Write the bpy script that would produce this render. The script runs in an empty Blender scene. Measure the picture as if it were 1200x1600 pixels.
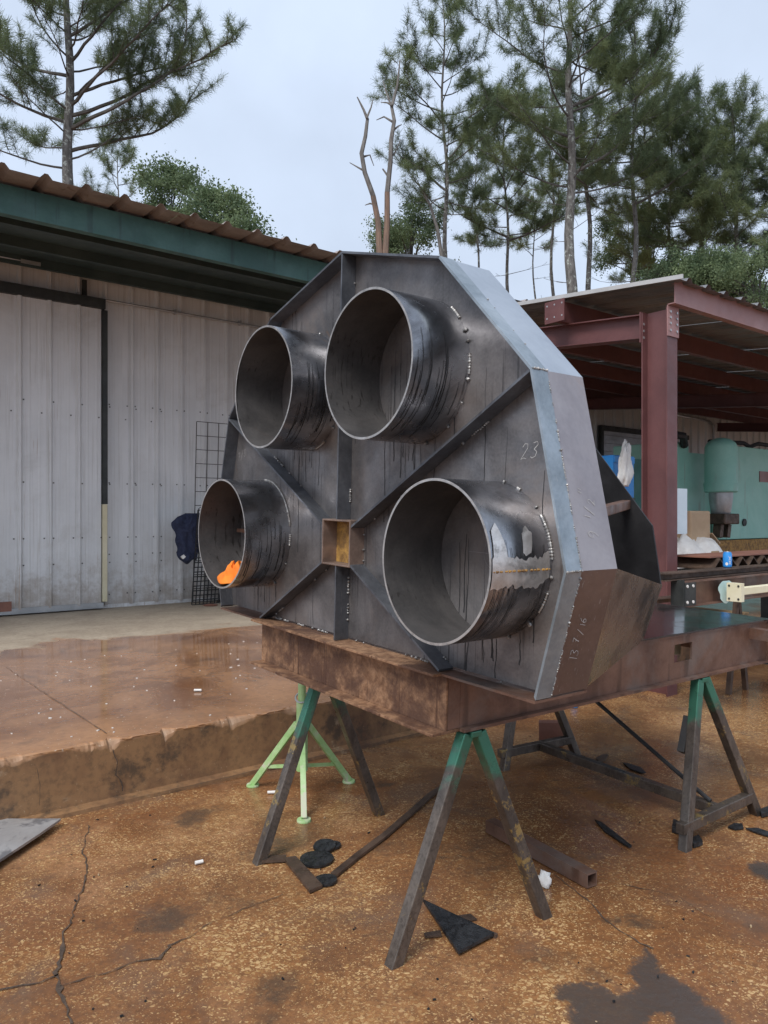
import bpy, bmesh, math, random
import numpy as np
from mathutils import Matrix, Vector

random.seed(7)
S = bpy.context.scene
COL = S.collection
PI = math.pi

# ------------------------------------------------------------------ camera
F, CY, EYE = 1170.68, 807.66, 1.55          # focal length and horizon in photo pixels, eye height
cam_d = bpy.data.cameras.new('camera'); cam = bpy.data.objects.new('camera', cam_d); COL.objects.link(cam)
cam.location = (0, 0, EYE); cam.rotation_euler = (PI / 2, 0, 0)
cam_d.sensor_fit = 'VERTICAL'; cam_d.sensor_height = 36; cam_d.sensor_width = 27
cam_d.lens = F / 1600 * 36; cam_d.shift_y = (CY - 800) / 1600
cam_d.clip_start = .05; cam_d.clip_end = 500
S.camera = cam
S.render.resolution_x, S.render.resolution_y = 768, 1024

# ------------------------------------------------------------------ sky, sun, exposure
SUN_EL, SUN_AZ = math.radians(50), math.radians(208)
W = bpy.data.worlds.new('World'); S.world = W; W.use_nodes = True
nt = W.node_tree; nt.nodes.clear()
o_ = nt.nodes.new('ShaderNodeOutputWorld'); bg = nt.nodes.new('ShaderNodeBackground')
sky = nt.nodes.new('ShaderNodeTexSky'); sky.sky_type = 'NISHITA'; sky.sun_disc = False
sky.sun_elevation = SUN_EL; sky.sun_rotation = SUN_AZ; sky.dust_density = 4.0; sky.air_density = 1.0
hs = nt.nodes.new('ShaderNodeHueSaturation'); hs.inputs['Saturation'].default_value = .5
tc = nt.nodes.new('ShaderNodeTexCoord'); nz = nt.nodes.new('ShaderNodeTexNoise')
nz.inputs['Scale'].default_value = 2.6; nz.inputs['Detail'].default_value = 7
rp = nt.nodes.new('ShaderNodeMapRange'); rp.inputs['To Min'].default_value = .84; rp.inputs['To Max'].default_value = 1.14
rp.inputs['From Min'].default_value = .3; rp.inputs['From Max'].default_value = .7
mx = nt.nodes.new('ShaderNodeMix'); mx.data_type = 'RGBA'; mx.inputs[0].default_value = .82
mx.inputs[7].default_value = (4.1, 4.8, 5.95, 1)                 # the even layer of cloud
ml = nt.nodes.new('ShaderNodeVectorMath'); ml.operation = 'SCALE'
nt.links.new(sky.outputs[0], hs.inputs['Color']); nt.links.new(hs.outputs[0], mx.inputs[6])
nt.links.new(tc.outputs['Generated'], nz.inputs['Vector']); nt.links.new(nz.outputs['Fac'], rp.inputs['Value'])
nt.links.new(mx.outputs[2], ml.inputs[0]); nt.links.new(rp.outputs[0], ml.inputs['Scale'])
nt.links.new(ml.outputs[0], bg.inputs['Color']); nt.links.new(bg.outputs[0], o_.inputs['Surface'])
bg.inputs['Strength'].default_value = .1
sd = bpy.data.lights.new('sun', 'SUN'); sun = bpy.data.objects.new('sun', sd); COL.objects.link(sun)
sd.energy = 1.5; sd.angle = math.radians(25); sd.color = (1, .975, .94)
sun.rotation_euler = (PI / 2 - SUN_EL, 0, PI - SUN_AZ)
S.view_settings.view_transform = 'Standard'; S.view_settings.look = 'None'
S.view_settings.exposure = .86; S.view_settings.gamma = 1

cy_ = S.cycles; cy_.max_bounces = 6; cy_.diffuse_bounces = 3; cy_.glossy_bounces = 3; cy_.transmission_bounces = 3; cy_.transparent_max_bounces = 4

# ------------------------------------------------------------------ helpers
def G(u, v, z=0.):                                     # photo pixel -> point on the level z
    k = (EYE - z) * F / (v - CY); return Vector(((u - 600) / F * k, k, z))

def lerp(a, b, t): return a + (b - a) * t

def vnoise(x, y, seed=0):                              # numpy value noise
    x = np.asarray(x, float); y = np.asarray(y, float)
    xi, yi = np.floor(x).astype(np.int64), np.floor(y).astype(np.int64); xf, yf = x - xi, y - yi
    def h(i, j):
        n = (i * 374761393 + j * 668265263 + seed * 974711) & 0x7fffffff
        n = ((n ^ (n >> 13)) * 1274126177) & 0x7fffffff
        return ((n ^ (n >> 16)) & 0xffff) / 65535.
    u, v = xf * xf * (3 - 2 * xf), yf * yf * (3 - 2 * yf)
    return (h(xi, yi) * (1 - u) + h(xi + 1, yi) * u) * (1 - v) + (h(xi, yi + 1) * (1 - u) + h(xi + 1, yi + 1) * u) * v

def fbm(x, y, seed=0, o=4):
    r, a, t = 0, .5, 0
    for i in range(o):
        r = r + a * vnoise(np.asarray(x) * 2 ** i, np.asarray(y) * 2 ** i, seed + i); t += a; a *= .5
    return r / t

class MB:
    def __init__(s): s.v = []; s.f = []; s.m = []
    def add(s, vs, fs, mi=0):
        k = len(s.v); s.v += [tuple(p) for p in vs]
        for f in fs: s.f.append(tuple(i + k for i in f)); s.m.append(mi)
        return s
    def box(s, c, d, rot=None, mi=0):
        hx, hy, hz = d[0] / 2, d[1] / 2, d[2] / 2
        p = [Vector((x, y, z)) for z in (-hz, hz) for x, y in ((-hx, -hy), (hx, -hy), (hx, hy), (-hx, hy))]
        if rot is not None: p = [rot @ q for q in p]
        c = Vector(c)
        return s.add([q + c for q in p], [(3, 2, 1, 0), (4, 5, 6, 7), (0, 1, 5, 4), (1, 2, 6, 5), (2, 3, 7, 6), (3, 0, 4, 7)], mi)
    def bb(s, a, b, mi=0):                             # box by two corners
        return s.box([(a[i] + b[i]) / 2 for i in range(3)], [abs(b[i] - a[i]) for i in range(3)], None, mi)
    def prism(s, poly, ext, mi=0, caps=True):          # poly: 3d points, extruded by vector
        n = len(poly); e = Vector(ext); P = [Vector(p) for p in poly]
        fs = [(i, (i + 1) % n, (i + 1) % n + n, i + n) for i in range(n)]
        if caps: fs += [tuple(range(n))[::-1], tuple(range(n, 2 * n))]
        return s.add(P + [p + e for p in P], fs, mi)
    def bar(s, a, b, w, h, up=(0, 0, 1), mi=0):        # rectangular bar from a to b
        a, b = Vector(a), Vector(b); d = (b - a).normalized(); x = d.cross(Vector(up))
        x = x.normalized() if x.length > 1e-4 else Vector((1, 0, 0)); y = x.cross(d)
        q = [x * (i * w / 2) + y * (j * h / 2) for i, j in ((-1, -1), (1, -1), (1, 1), (-1, 1))]
        return s.prism([a + k for k in q], b - a, mi)
    def tube(s, pts, r, n=8, caps=True, mi=0):         # round tube along points, r number or list
        pts = [Vector(p) for p in pts]; k = len(pts); rs = r if isinstance(r, (list, tuple)) else [r] * k
        vs = []; x = None
        for i, p in enumerate(pts):
            d = (pts[min(i + 1, k - 1)] - pts[max(i - 1, 0)]).normalized()
            if x is None: x = d.orthogonal().normalized()
            x = (x - d * x.dot(d)); x = x.normalized() if x.length > 1e-5 else d.orthogonal().normalized()
            y = d.cross(x)
            vs += [p + (x * math.cos(2 * PI * j / n) + y * math.sin(2 * PI * j / n)) * rs[i] for j in range(n)]
        fs = [(i * n + j, i * n + (j + 1) % n, (i + 1) * n + (j + 1) % n, (i + 1) * n + j) for i in range(k - 1) for j in range(n)]
        if caps: fs += [tuple(range(n))[::-1], tuple(range((k - 1) * n, k * n))]
        return s.add(vs, fs, mi)
    def lathe(s, prof, c=(0, 0, 0), n=24, mi=0):       # (r,z) profile round z
        c = Vector(c); vs = [c + Vector((r * math.cos(2 * PI * j / n), r * math.sin(2 * PI * j / n), z)) for r, z in prof for j in range(n)]
        fs = [(i * n + j, i * n + (j + 1) % n, (i + 1) * n + (j + 1) % n, (i + 1) * n + j) for i in range(len(prof) - 1) for j in range(n)]
        return s.add(vs, fs, mi)
    def blob(s, c, r, sc=(1, 1, 1), mi=0):             # lumpy bead of 20 faces
        t = (1 + 5 ** .5) / 2; V = [(-1, t, 0), (1, t, 0), (-1, -t, 0), (1, -t, 0), (0, -1, t), (0, 1, t), (0, -1, -t), (0, 1, -t), (t, 0, -1), (t, 0, 1), (-t, 0, -1), (-t, 0, 1)]
        Fc = [(0, 11, 5), (0, 5, 1), (0, 1, 7), (0, 7, 10), (0, 10, 11), (1, 5, 9), (5, 11, 4), (11, 10, 2), (10, 7, 6), (7, 1, 8), (3, 9, 4), (3, 4, 2), (3, 2, 6), (3, 6, 8), (3, 8, 9), (4, 9, 5), (2, 4, 11), (6, 2, 10), (8, 6, 7), (9, 8, 1)]
        return s.add([(c[0] + x / 1.9 * r * sc[0] * random.uniform(.75, 1.2), c[1] + y / 1.9 * r * sc[1] * random.uniform(.75, 1.2), c[2] + z / 1.9 * r * sc[2] * random.uniform(.75, 1.2)) for x, y, z in V], Fc, mi)
    def mesh(s, name, mats):
        me = bpy.data.meshes.new(name); me.from_pydata(s.v, [], s.f); me.update()
        for m in (mats if isinstance(mats, (list, tuple)) else [mats]): me.materials.append(m)
        if any(s.m): me.polygons.foreach_set('material_index', s.m)
        return me
    def build(s, name, mats, parent=None, smooth=False, bevel=0, fix=True):
        me = s.mesh(name, mats)
        if fix:
            bm = bmesh.new(); bm.from_mesh(me); bmesh.ops.recalc_face_normals(bm, faces=bm.faces); bm.to_mesh(me); bm.free()
        if smooth: smooth_mesh(me)
        o = bpy.data.objects.new(name, me); COL.objects.link(o); o.parent = parent
        if bevel:
            b = o.modifiers.new('bevel', 'BEVEL'); b.width = bevel; b.segments = 2; b.limit_method = 'ANGLE'; b.angle_limit = .6
        return o

def smooth_mesh(me, ang=35):
    me.polygons.foreach_set('use_smooth', [True] * len(me.polygons))
    bm = bmesh.new(); bm.from_mesh(me)
    for e in bm.edges:
        if len(e.link_faces) == 2 and e.calc_face_angle(0) > math.radians(ang): e.smooth = False
    bm.to_mesh(me); bm.free()

def tag(o, label=None, cat=None, group=None, kind=None):
    if label: o['label'] = label
    if cat: o['category'] = cat
    if group: o['group'] = group
    if kind: o['kind'] = kind
    return o

def empty(name, mat=None, label=None, cat=None, group=None):
    o = bpy.data.objects.new(name, None); COL.objects.link(o); o.empty_display_size = .1
    if mat is not None: o.matrix_world = mat
    return tag(o, label, cat, group)

def copy(o, parent=None, loc=None):
    c = o.copy(); COL.objects.link(c); c.parent = parent
    if loc is not None: c.location = loc
    return c

# ------------------------------------------------------------------ materials
def rgba(c): return (c[0], c[1], c[2], 1)

class NT:
    def __init__(s, name):
        s.mat = bpy.data.materials.new(name); s.mat.use_nodes = True; s.t = s.mat.node_tree
        s.b = s.t.nodes['Principled BSDF']; s.tc = s.n('ShaderNodeTexCoord')
        s.co = s.tc.outputs['Object']
    def n(s, ty, **k):
        x = s.t.nodes.new(ty)
        for a, b in k.items(): setattr(x, a, b)
        return x
    def l(s, a, b): s.t.links.new(a, b)
    def mapped(s, scale, loc=(0, 0, 0)):
        m = s.n('ShaderNodeMapping'); m.inputs['Scale'].default_value = scale; m.inputs['Location'].default_value = loc
        s.l(s.co, m.inputs['Vector']); return m.outputs[0]
    def noise(s, scale, detail=5, rough=.6, vec=None, dist=0):
        x = s.n('ShaderNodeTexNoise'); x.inputs['Scale'].default_value = scale; x.inputs['Detail'].default_value = detail
        x.inputs['Roughness'].default_value = rough; x.inputs['Distortion'].default_value = dist
        s.l(vec if vec is not None else s.co, x.inputs['Vector']); return x.outputs['Fac']
    def ramp(s, fac, a, b, lo=0., hi=1.):
        x = s.n('ShaderNodeMapRange', interpolation_type='SMOOTHSTEP')
        for i, v in ((1, a), (2, b), (3, lo), (4, hi)): x.inputs[i].default_value = v
        s.l(fac, x.inputs[0]); return x.outputs[0]
    def mix(s, fac, a, b):
        x = s.n('ShaderNodeMix', data_type='RGBA')
        for k, v in ((0, fac), (6, a), (7, b)):
            if isinstance(v, (int, float)): x.inputs[k].default_value = v
            elif isinstance(v, tuple): x.inputs[k].default_value = rgba(v)
            else: s.l(v, x.inputs[k])
        return x.outputs[2]
    def math(s, op, a, b=0.):
        x = s.n('ShaderNodeMath', operation=op)
        for k, v in ((0, a), (1, b)):
            if isinstance(v, (int, float)): x.inputs[k].default_value = v
            else: s.l(v, x.inputs[k])
        return x.outputs[0]
    def bump(s, h, st, dist=.01):
        x = s.n('ShaderNodeBump'); x.inputs['Strength'].default_value = st; x.inputs['Distance'].default_value = dist
        s.l(h, x.inputs['Height']); s.l(x.outputs[0], s.b.inputs['Normal'])
    def set(s, col=None, rough=None, metal=None, spec=None):
        for nme, v in (('Base Color', col), ('Roughness', rough), ('Metallic', metal), ('Specular IOR Level', spec)):
            if v is None: continue
            if isinstance(v, (int, float)): s.b.inputs[nme].default_value = v
            elif isinstance(v, tuple): s.b.inputs[nme].default_value = rgba(v)
            else: s.l(v, s.b.inputs[nme])
        return s.mat

def pm(name, c1, c2, scale=6, rough=(.4, .65), metal=0., bump=.15, fine=60, streak=None, spots=None, stretch=None, scratch=0, drift=None):
    """procedural surface: two tones, optional drips, spots of another colour and scratches"""
    t = NT(name); co = t.mapped(stretch) if stretch else None
    a = t.noise(scale, 6, .65, co, .4); f = t.noise(fine, 4, .6, co)
    fac = t.math('ADD', t.ramp(a, .3, .7), t.math('MULTIPLY', t.math('SUBTRACT', f, .5), .7))
    col = t.mix(fac, c1, c2); ro = t.ramp(t.noise(scale * 2.3, 5, .6, co), .3, .7, rough[0], rough[1])
    if drift:                                           # broad blotches: (colour, scale, lo, hi, amount)
        m = t.ramp(t.noise(drift[1], 6, .7, None, .6), drift[2], drift[3], 0, drift[4]); col = t.mix(m, col, drift[0])
    if spots:                                           # (colour, scale, lo, hi)
        m = t.ramp(t.noise(spots[1], 7, .72, None, .8), spots[2], spots[3]); col = t.mix(m, col, spots[0]); ro = t.math('ADD', ro, t.math('MULTIPLY', m, .25))
    if streak:                                          # (colour, amount, density)
        s1 = t.noise(1, 2, .5, t.mapped((streak[2], streak[2], .9)), .12)
        s2 = t.noise(2.2, 3, .5); ge = t.n('ShaderNodeNewGeometry'); sn = t.n('ShaderNodeSeparateXYZ'); t.l(ge.outputs['Normal'], sn.inputs[0])
        steep = t.ramp(t.math('ABSOLUTE', sn.outputs[2]), .45, .75, 1, 0)
        m = t.math('MULTIPLY', steep, t.math('MULTIPLY', t.ramp(s1, .58, .66), t.ramp(s2, .40, .60, 0, streak[1]))); col = t.mix(m, col, streak[0])
        ro = t.math('SUBTRACT', ro, t.math('MULTIPLY', m, .15))
    if scratch:
        s1 = t.noise(1, 2, .5, t.mapped((160, 160, 9), (3, 1, 2))); m = t.ramp(s1, .68, .73, 0, scratch); col = t.mix(m, col, (.45, .44, .43))
    if bump: t.bump(t.math('ADD', a, t.math('MULTIPLY', f, .35)), bump, .006)
    return t.set(col, ro, metal)

M = {}
M['plate'] = pm('mill_scale_plate', (.105, .10, .102), (.25, .235, .232), 2.6, (.28, .56), .6, .12, 95, streak=((.03, .028, .028), .5, 70), spots=((.26, .135, .055), 3.2, .64, .75), drift=((.235, .19, .165), 1.1, .48, .66, .65))
M['tube'] = pm('dark_rolled_steel', (.30, .305, .325), (.52, .53, .56), 2.6, (.15, .34), .96, .06, 60, spots=((.62, .63, .66), 2.2, .66, .72), scratch=.2, drift=((.14, .135, .14), 1.6, .44, .66, .85))
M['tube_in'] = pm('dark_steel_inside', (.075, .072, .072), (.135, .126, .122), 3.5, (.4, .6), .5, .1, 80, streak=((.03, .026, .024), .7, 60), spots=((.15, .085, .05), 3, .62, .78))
M['cut'] = pm('cut_steel_edge', (.34, .33, .32), (.55, .53, .51), 20, (.3, .5), .7, .05)
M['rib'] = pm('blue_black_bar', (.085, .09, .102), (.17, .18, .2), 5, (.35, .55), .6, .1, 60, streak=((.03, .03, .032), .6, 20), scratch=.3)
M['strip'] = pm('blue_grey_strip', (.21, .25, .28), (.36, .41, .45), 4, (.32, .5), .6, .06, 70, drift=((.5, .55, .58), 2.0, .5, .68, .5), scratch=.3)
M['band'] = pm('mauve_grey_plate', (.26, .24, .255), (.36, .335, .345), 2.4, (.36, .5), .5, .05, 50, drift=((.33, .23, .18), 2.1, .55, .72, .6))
M['band_top'] = pm('sky_lit_steel_plate', (.36, .40, .45), (.46, .5, .55), 2.2, (.3, .42), .6, .04, 50, drift=((.30, .33, .38), 2.6, .5, .7, .6))  # paler blue for the upper slopes: sky light put into the colour
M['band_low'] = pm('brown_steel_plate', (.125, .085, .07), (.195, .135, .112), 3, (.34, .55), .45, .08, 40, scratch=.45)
M['panel'] = pm('scuffed_bronze_plate', (.235, .205, .172), (.275, .24, .202), 2.5, (.16, .34), .8, .02, 40, drift=((.36, .34, .31), 1.5, .46, .7, .35))
M['black'] = pm('black_plate', (.018, .018, .02), (.035, .035, .038), 4, (.4, .6), .3, .05)
M['rust'] = pm('rusted_beam', (.17, .085, .045), (.38, .22, .125), 24, (.5, .8), .2, .5, 130, streak=((.07, .032, .02), .9, 35), drift=((.085, .042, .028), 2.4, .44, .6, .9))
M['rust_dk'] = pm('dark_rust_beam', (.115, .06, .042), (.21, .12, .085), 4, (.35, .6), .35, .2, 90, streak=((.05, .028, .02), .6, 12), drift=((.19, .165, .15), 1.7, .5, .68, .6))
M['deck'] = pm('wet_deck_plate', (.05, .052, .055), (.10, .10, .105), 3, (.06, .16), .75, .03, 40)
M['box'] = pm('rusty_box_tube', (.15, .105, .085), (.27, .19, .15), 8, (.45, .7), .3, .2, 70)
M['yrust'] = pm('yellow_rust', (.16, .085, .03), (.50, .28, .07), 16, (.5, .8), .1, .5, 90)
M['weld'] = pm('weld_metal', (.22, .215, .21), (.42, .41, .40), 30, (.4, .6), .7, .2, 150)
M['chalk'] = pm('chalk', (.36, .35, .34), (.5, .49, .48), 40, (.8, .95))
M['bright'] = pm('ground_bright_steel', (.5, .48, .46), (.78, .76, .74), 14, (.3, .5), .75, .1, 60, drift=((.22, .21, .2), 7, .5, .66, .8))
M['primer'] = pm('red_primer', (.105, .041, .041), (.145, .058, .056), 2.5, (.4, .55), 0, .05, 40, drift=((.19, .11, .105), 1.7, .58, .75, .4))
M['primer_p'] = pm('faded_red_primer', (.27, .14, .135), (.34, .19, .18), 2.5, (.45, .6), 0, .05, 40)
def siding_mat():
    t = NT('grey_siding'); z = t.n('ShaderNodeSeparateXYZ'); t.l(t.co, z.inputs[0]); oi = t.n('ShaderNodeObjectInfo')
    off = t.n('ShaderNodeVectorMath', operation='ADD'); t.l(t.co, off.inputs[0]); cx = t.n('ShaderNodeCombineXYZ'); t.l(t.math('MULTIPLY', oi.outputs['Random'], 37.), cx.inputs[0]); t.l(cx.outputs[0], off.inputs[1]); co = off.outputs[0]
    def mp(sc):
        m = t.n('ShaderNodeMapping'); m.inputs['Scale'].default_value = sc; t.l(co, m.inputs['Vector']); return m.outputs[0]
    c = t.mix(t.ramp(t.noise(1.3, 5, .6, co), .3, .7), (.655, .66, .665), (.755, .76, .765))
    c = t.mix(t.math('MULTIPLY', oi.outputs['Random'], .25), c, (.58, .565, .55))
    c = t.mix(t.ramp(t.noise(1, 4, .6, mp((34, 34, .8))), .52, .7, 0, .45), c, (.44, .42, .39))
    c = t.mix(t.ramp(t.noise(.9, 6, .7, co, .5), .52, .72, 0, .5), c, (.50, .48, .455))
    foot = t.math('ADD', z.outputs[2], t.math('MULTIPLY', t.math('SUBTRACT', t.noise(5, 7, .75, co), .5), 1.6))
    c = t.mix(t.ramp(foot, -.1, .6, .75, 0), c, (.30, .235, .18))
    c = t.mix(t.ramp(t.noise(11, 7, .75, co), .69, .74, 0, .8), c, (.22, .17, .13))
    c = t.mix(t.math('MULTIPLY', t.ramp(t.noise(1, 3, .5, mp((60, 60, 1.3))), .64, .7), t.ramp(t.noise(.7, 3, .5, co), .52, .6, 0, .6)), c, (.33, .20, .12))
    t.bump(t.noise(1.8, 3, .5, co), .25, .03); return t.set(c, t.ramp(t.noise(3, 4, .6, co), .3, .7, .36, .56), 0, .45)
M['siding'] = siding_mat()
M['soffit'] = pm('dark_green_soffit', (.03, .05, .05), (.055, .08, .077), 1.5, (.55, .75))
M['roof'] = pm('weathered_brown_roof', (.25, .205, .19), (.36, .305, .285), 3, (.5, .7), .2, .1, 50, spots=((.17, .10, .07), 5, .56, .7))
M['fascia'] = pm('green_fascia', (.028, .085, .076), (.052, .135, .118), 1.6, (.4, .6), 0, .05, 30, streak=((.016, .045, .042), .7, 12), spots=((.15, .07, .045), 3.5, .66, .74))
M['galv'] = pm('galvanised_steel', (.35, .36, .37), (.5, .51, .52), 4, (.35, .5), .6, .04)
M['roofwhite'] = pm('dull_grey_roof_sheet', (.13, .13, .135), (.20, .198, .20), 2, (.4, .6), .3, .04)
M['trimwhite'] = pm('pale_roof_trim', (.38, .38, .38), (.48, .48, .48), 2, (.4, .6))
M['dark'] = pm('dark_painted_steel', (.02, .024, .024), (.045, .048, .046), 5, (.5, .7))
M['wire'] = pm('grey_wire', (.09, .085, .08), (.16, .15, .14), 8, (.5, .7), .5)
M['yellow'] = pm('cream_yellow_paint', (.62, .55, .36), (.72, .66, .48), 3, (.45, .6), 0, .05)
M['navy'] = pm('navy_cloth', (.012, .016, .04), (.03, .038, .08), 14, (.8, .95), 0, .3, 200)
M['orange'] = pm('orange_cloth', (.74, .17, .012), (.85, .24, .02), 10, (.75, .9), 0, .3, 160)
M['press'] = pm('sea_green_paint', (.26, .56, .48), (.34, .64, .555), 1.8, (.4, .58), 0, .06, 40, spots=((.24, .13, .08), 1.7, .65, .73), streak=((.26, .33, .27), .6, 12))
M['dkgreen'] = pm('dark_green_paint', (.02, .11, .095), (.03, .15, .13), 2, (.4, .6))
M['rubber'] = pm('black_rubber', (.012, .012, .013), (.03, .03, .032), 8, (.5, .7))
M['blue'] = pm('bright_blue_plastic', (.02, .22, .62), (.03, .28, .7), 3, (.35, .5))
M['white'] = pm('white_plastic_wrap', (.6, .57, .54), (.78, .76, .73), 6, (.25, .6), 0, .9, 22)
M['cardboard'] = pm('cardboard', (.42, .29, .18), (.52, .37, .24), 3, (.75, .9))
M['panelblue'] = pm('pale_blue_enclosure', (.5, .58, .64), (.6, .68, .73), 3, (.35, .5))
M['cream'] = pm('cream_primer', (.72, .66, .45), (.8, .75, .56), 3, (.45, .6))
M['teal'] = pm('pale_teal_spray', (.45, .62, .60), (.55, .72, .70), 6, (.6, .8))
M['limegreen'] = pm('pale_green_paint', (.27, .46, .17), (.42, .58, .30), 9, (.4, .6), 0, .12, 60, spots=((.5, .5, .38), 9, .52, .62))
M['slag'] = pm('black_slag_plate', (.014, .015, .017), (.05, .052, .056), 30, (.3, .6), .5, .8, 160)
M['scrap'] = pm('brown_scrap_steel', (.06, .04, .03), (.13, .085, .06), 9, (.4, .65), .4, .2, 90)
M['sheet'] = pm('grey_steel_sheet', (.33, .32, .315), (.44, .43, .42), 2, (.3, .5), .3, .04, 60, drift=((.13, .13, .14), 2.3, .48, .56, .8))
M['wood'] = pm('old_wood', (.32, .22, .12), (.45, .33, .2), 5, (.7, .9), 0, .2, 60, stretch=(1, 8, 8))
M['redscrap'] = pm('red_brown_plate', (.2, .085, .06), (.28, .125, .085), 5, (.45, .65))
M['paper'] = pm('white_paper', (.7, .68, .64), (.8, .78, .75), 9, (.7, .9))
M['crack'] = pm('crack_dirt', (.05, .034, .024), (.10, .066, .045), 25, (.45, .8), 0, .6, 120)
M['twig'] = pm('dark_twig_bark', (.055, .05, .045), (.11, .10, .09), 4, (.8, .95), 0, .3)
M['screw'] = pm('screw_head', (.07, .065, .06), (.14, .13, .12), 20, (.4, .6), .5)

def horse_mat():
    t = NT('sawhorse_paint'); z = t.n('ShaderNodeSeparateXYZ'); t.l(t.co, z.inputs[0])
    a = t.noise(5, 6, .7, None, .6); h = t.math('ADD', z.outputs[2], t.math('MULTIPLY', t.math('SUBTRACT', a, .5), .55))
    steel = t.mix(t.ramp(t.noise(7, 6, .75, t.mapped((1, 1, .35))), .35, .65), (.075, .062, .053), (.165, .137, .115))
    steel = t.mix(t.ramp(t.noise(70, 3, .6), .45, .7, 0, .5), steel, (.05, .04, .034))
    yel = t.mix(t.ramp(t.noise(4.5, 6, .8, t.mapped((1, 1, 1), (3, 4, 1))), .57, .62, 0, .8), steel, (.36, .25, .09))
    c = t.mix(t.ramp(h, .54, .66), yel, t.mix(t.noise(14), (.035, .14, .095), (.07, .22, .15)))
    c = t.mix(t.ramp(t.noise(23, 6, .8), .62, .66, 0, .6), c, (.09, .07, .055))
    t.bump(t.noise(60), .15, .003); return t.set(c, t.ramp(t.noise(12), .3, .7, .25, .48), .5)
M['horse'] = horse_mat()

def ground_mat():
    t = NT('wet_stained_aggregate_paving')
    at = t.n('ShaderNodeAttribute', attribute_name='stain'); stain = at.outputs['Fac']
    sp = t.n('ShaderNodeAttribute', attribute_name='tar'); tar = t.ramp(t.math('ADD', sp.outputs['Fac'], t.math('MULTIPLY', t.math('SUBTRACT', t.noise(26, 7, .75, None, .5), .5), 1.7)), .25, .8, 0, .85)
    big = t.noise(.55, 6, .62, None, .6); mid = t.noise(2.6, 7, .68, None, .5); fine = t.noise(38, 4, .7)
    base = t.mix(t.ramp(big, .32, .66), (.215, .084, .031), (.35, .168, .066))
    base = t.mix(t.ramp(mid, .4, .68, 0, .75), base, (.155, .068, .030))
    base = t.mix(t.ramp(t.noise(1.3, 5, .6, t.mapped((1, 1, 1), (5, 9, 2))), .55, .72, 0, .65), base, (.47, .25, .125))
    base = t.mix(t.ramp(fine, .35, .7, 0, .55), base, (.085, .045, .026))
    base = t.mix(t.ramp(t.noise(1.9, 6, .7, t.mapped((1, 1, 1), (8, 1, 4)), .5), .5, .68, 0, .6), base, (.15, .10, .07))
    mud = t.ramp(t.noise(1.15, 7, .72, t.mapped((1, 1, 1), (3, 5, 1)), .8), .36, .55, .45, 1.)
    hs = []
    stone_total = None
    wob = t.n('ShaderNodeTexNoise'); wob.inputs['Scale'].default_value = 30; t.l(t.co, wob.inputs['Vector'])
    va = t.n('ShaderNodeVectorMath', operation='SCALE'); va.inputs['Scale'].default_value = .03; t.l(wob.outputs['Color'], va.inputs[0])
    vv = t.n('ShaderNodeVectorMath', operation='ADD'); t.l(t.co, vv.inputs[0]); t.l(va.outputs[0], vv.inputs[1])
    for k, (sc, keep, rot) in enumerate(((40, .66, .6), (72, .60, -.5), (120, .54, 1.9))):
        mp = t.n('ShaderNodeMapping'); mp.inputs['Rotation'].default_value = (0, 0, rot); mp.inputs['Scale'].default_value = (sc, sc * 1.3, sc)
        t.l(vv.outputs[0], mp.inputs['Vector'])
        vo = t.n('ShaderNodeTexVoronoi', voronoi_dimensions='2D'); vo.inputs['Scale'].default_value = 1; t.l(mp.outputs[0], vo.inputs['Vector'])
        sx = t.n('ShaderNodeSeparateColor'); t.l(vo.outputs['Color'], sx.inputs[0])
        size = t.math('MULTIPLY', t.math('MAXIMUM', t.math('SUBTRACT', t.math('ADD', sx.outputs[0], t.math('ADD', t.math('MULTIPLY', t.math('SUBTRACT', mid, .5), -1.2), t.math('MULTIPLY', t.math('SUBTRACT', big, .5), 1.1))), keep), 0.), .95)
        d = t.math('SUBTRACT', size, vo.outputs['Distance'])
        m = t.ramp(d, -.04, .05)
        shade = t.mix(sx.outputs[1], (.34, .18, .066), (.60, .40, .195))
        m2 = t.math('MULTIPLY', t.math('MULTIPLY', m, mud), t.math('SUBTRACT', 1., t.math('MULTIPLY', stain, .8)))
        m2 = t.math('MULTIPLY', m2, t.math('SUBTRACT', 1., tar))
        base = t.mix(m2, base, shade); hs.append(m2)
    st2 = t.ramp(t.math('ADD', stain, t.math('MULTIPLY', t.math('SUBTRACT', t.noise(9, 8, .75, None, .7), .5), 1.6)), .3, .95)
    base = t.mix(t.math('MULTIPLY', st2, .75), base, (.065, .048, .036))
    base = t.mix(tar, base, t.mix(fine, (.04, .036, .034), (.075, .068, .064)))
    wet = t.ramp(t.noise(.8, 5, .6, t.mapped((1, 1, 1), (2, 7, 0))), .38, .62)
    ro = t.math('ADD', t.math('MULTIPLY', t.math('SUBTRACT', 1., wet), .16), t.ramp(mid, .3, .7, .08, .24))
    hh = t.math('ADD', t.math('MULTIPLY', t.math('ADD', hs[0], t.math('ADD', hs[1], t.math('MULTIPLY', hs[2], .5))), .5), t.math('MULTIPLY', fine, .6))
    t.bump(hh, .38, .005)
    return t.set(base, ro, 0, .5)
M['ground'] = ground_mat()

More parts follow.
